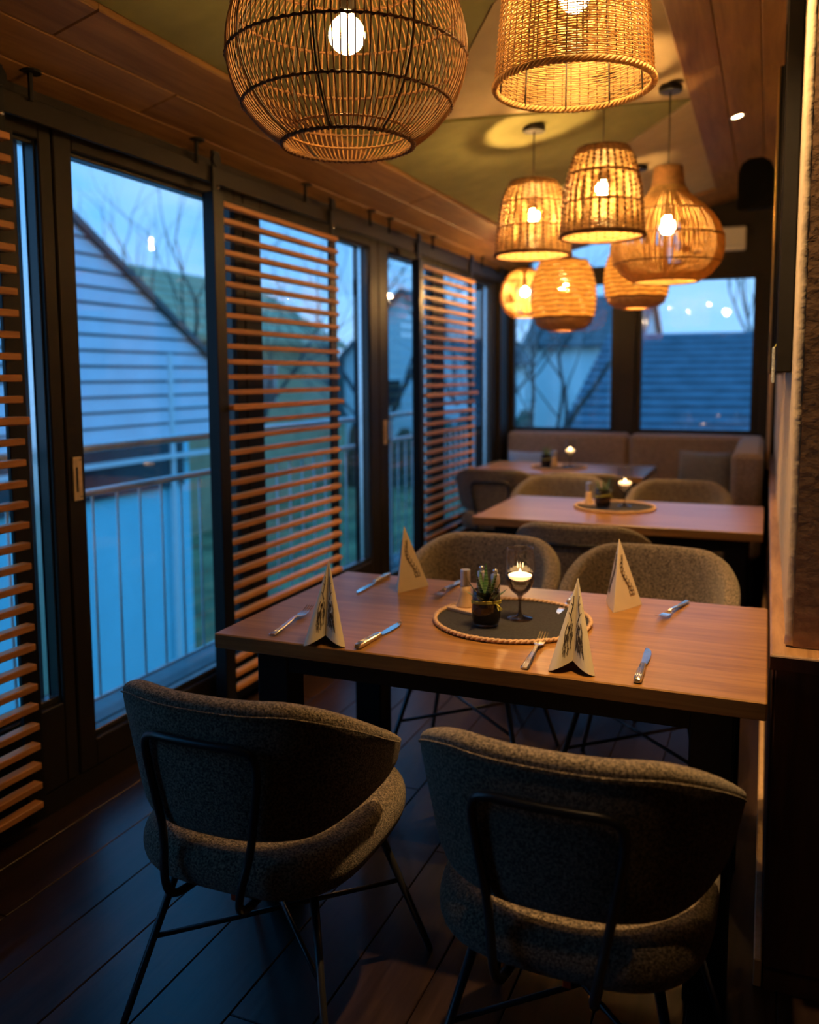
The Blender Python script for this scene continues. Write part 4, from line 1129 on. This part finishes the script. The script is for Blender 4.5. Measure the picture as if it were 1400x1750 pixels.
house('olive-brown boarded house behind the clapboard gable', -20.5, -14.0, 17.2, 27.0, -3.0, 2.6, 4.55, M_HBROWN, M_HBROWN, True, 8, (('x',19,20.2,0.6,1.9),('x',22,23.2,0.6,1.9)))
house('low slate-roofed house filling the right end window', -3.0, 7.0, 15.2, 24.0, -2.8, 0.45, 2.15, M_RENDER, M_SLATE, False, 14, (('y',-2.2,-1.2,-1.4,-0.2),))
house('pale house with dark roof seen between the slatted screens', -15.5, -10.5, 31.0, 40.0, -1.8, 2.2, 4.6, M_RENDER, M_ROOFD, True, 8, (('x',33,34.2,0.2,1.4),('y',-14,-13,0.2,1.4)))
house('distant white house left of the slate roof, seen through the end window', -11.5, -6.0, 44.0, 53.0, -1.2, 3.0, 5.6, M_RENDER, M_ROOFD, False, 8, (('y',-8.0,-7.2,0.8,1.9),))

def tree(label, loc, h, seed, spread=0.55, lean=0.0):
    r_ = random.Random(seed)
    t = thing('bare_tree', label, 'tree', loc, 0, 'leafless garden trees')
    tr, brn = MB(), MB()
    def grow(p, d, L, r, depth):
        n = 4; pts = [p]; rad = [r]
        for i in range(n):
            d = (d+Vector((r_.uniform(-.16,.16), r_.uniform(-.16,.16), r_.uniform(-.03,.10)))).normalized()
            p = p+d*(L/n); pts.append(p); rad.append(r*(1-0.42*(i+1)/n))
        (tr if depth == 0 else brn).tube(pts, rad, 6 if depth < 2 else 4, cap=False)
        if depth < 5:
            for k in range(3 if depth < 3 else 2):
                q = pts[-1] if k == 0 else pts[r_.choice((2, 3, 4))]
                ax = Vector((r_.uniform(-1,1), r_.uniform(-1,1), r_.uniform(-.2,.6))).normalized()
                nd = (d+ax*spread*(0.9+0.5*r_.random())).normalized()
                grow(q, nd, L*(0.66+0.16*r_.random()), rad[-1]*(0.72 if k else 0.9), depth+1)
    grow(Vector((0,0,-0.1)), Vector((lean,0.05,1)).normalized(), h*0.30, h*0.020, 0)
    tr.build('trunk', M_BARK, t, smooth=True)
    brn.build('branches', M_BARK, t, smooth=True)
tree('bare tree with forked trunk outside the left end window', (-3.55, 13.6, -2.9), 8.0, 3, 0.62, 0.12)
tree('bare tree rising above the roofs, seen through the glass door', (-10.4, 16.4, -2.9), 11.0, 12, 0.6, -0.1)
tree('bare tree standing outside behind the middle slatted screen', (-7.2, 15.4, -2.9), 9.0, 21, 0.6, 0.1)
tree('bare tree at the edge of the garden behind the far slatted screen', (-8.0, 24.0, -2.3), 10.0, 33, 0.6, 0.0)
tree('bare tree beyond the slate roof, upper right of the end window', (-1.0, 27.0, -2.2), 11.0, 41, 0.65, 0.1)

def hedge(label, x0, x1, y0, y1, z0, h, seed):
    r_ = random.Random(seed); mb = MB(); n = 14
    o = thing('hedge', label, 'hedge', ((x0+x1)/2, (y0+y1)/2, z0), 0, 'evergreen hedges')
    for k in range(n):
        f = (k+0.5)/n; c = Vector((x0+(x1-x0)*f-(x0+x1)/2, y0+(y1-y0)*f-(y0+y1)/2, 0))
        R_ = math.hypot(x1-x0, y1-y0)/n*0.9
        hh = h*(0.8+0.4*r_.random())
        rings = []
        for i in range(6):
            a = i/5; rr_ = R_*math.sqrt(max(0.02, 1-(a*0.98)**2))
            rings.append([(c.x+rr_*math.cos(q)*(0.85+.3*r_.random()), c.y+rr_*math.sin(q)*(0.85+.3*r_.random()), hh*a) for q in [2*PI*j/9 for j in range(9)]])
        mb.loft(rings)
    mb.build('foliage', M_HEDGE, o)
hedge('dark evergreen hedge across the garden behind the glass doors', -13.0, -5.0, 26.5, 33.5, -2.8, 2.6, 2)
hedge('long dark hedge far behind the houses', -40.0, -12.0, 34.0, 56.0, -2.0, 5.5, 6)
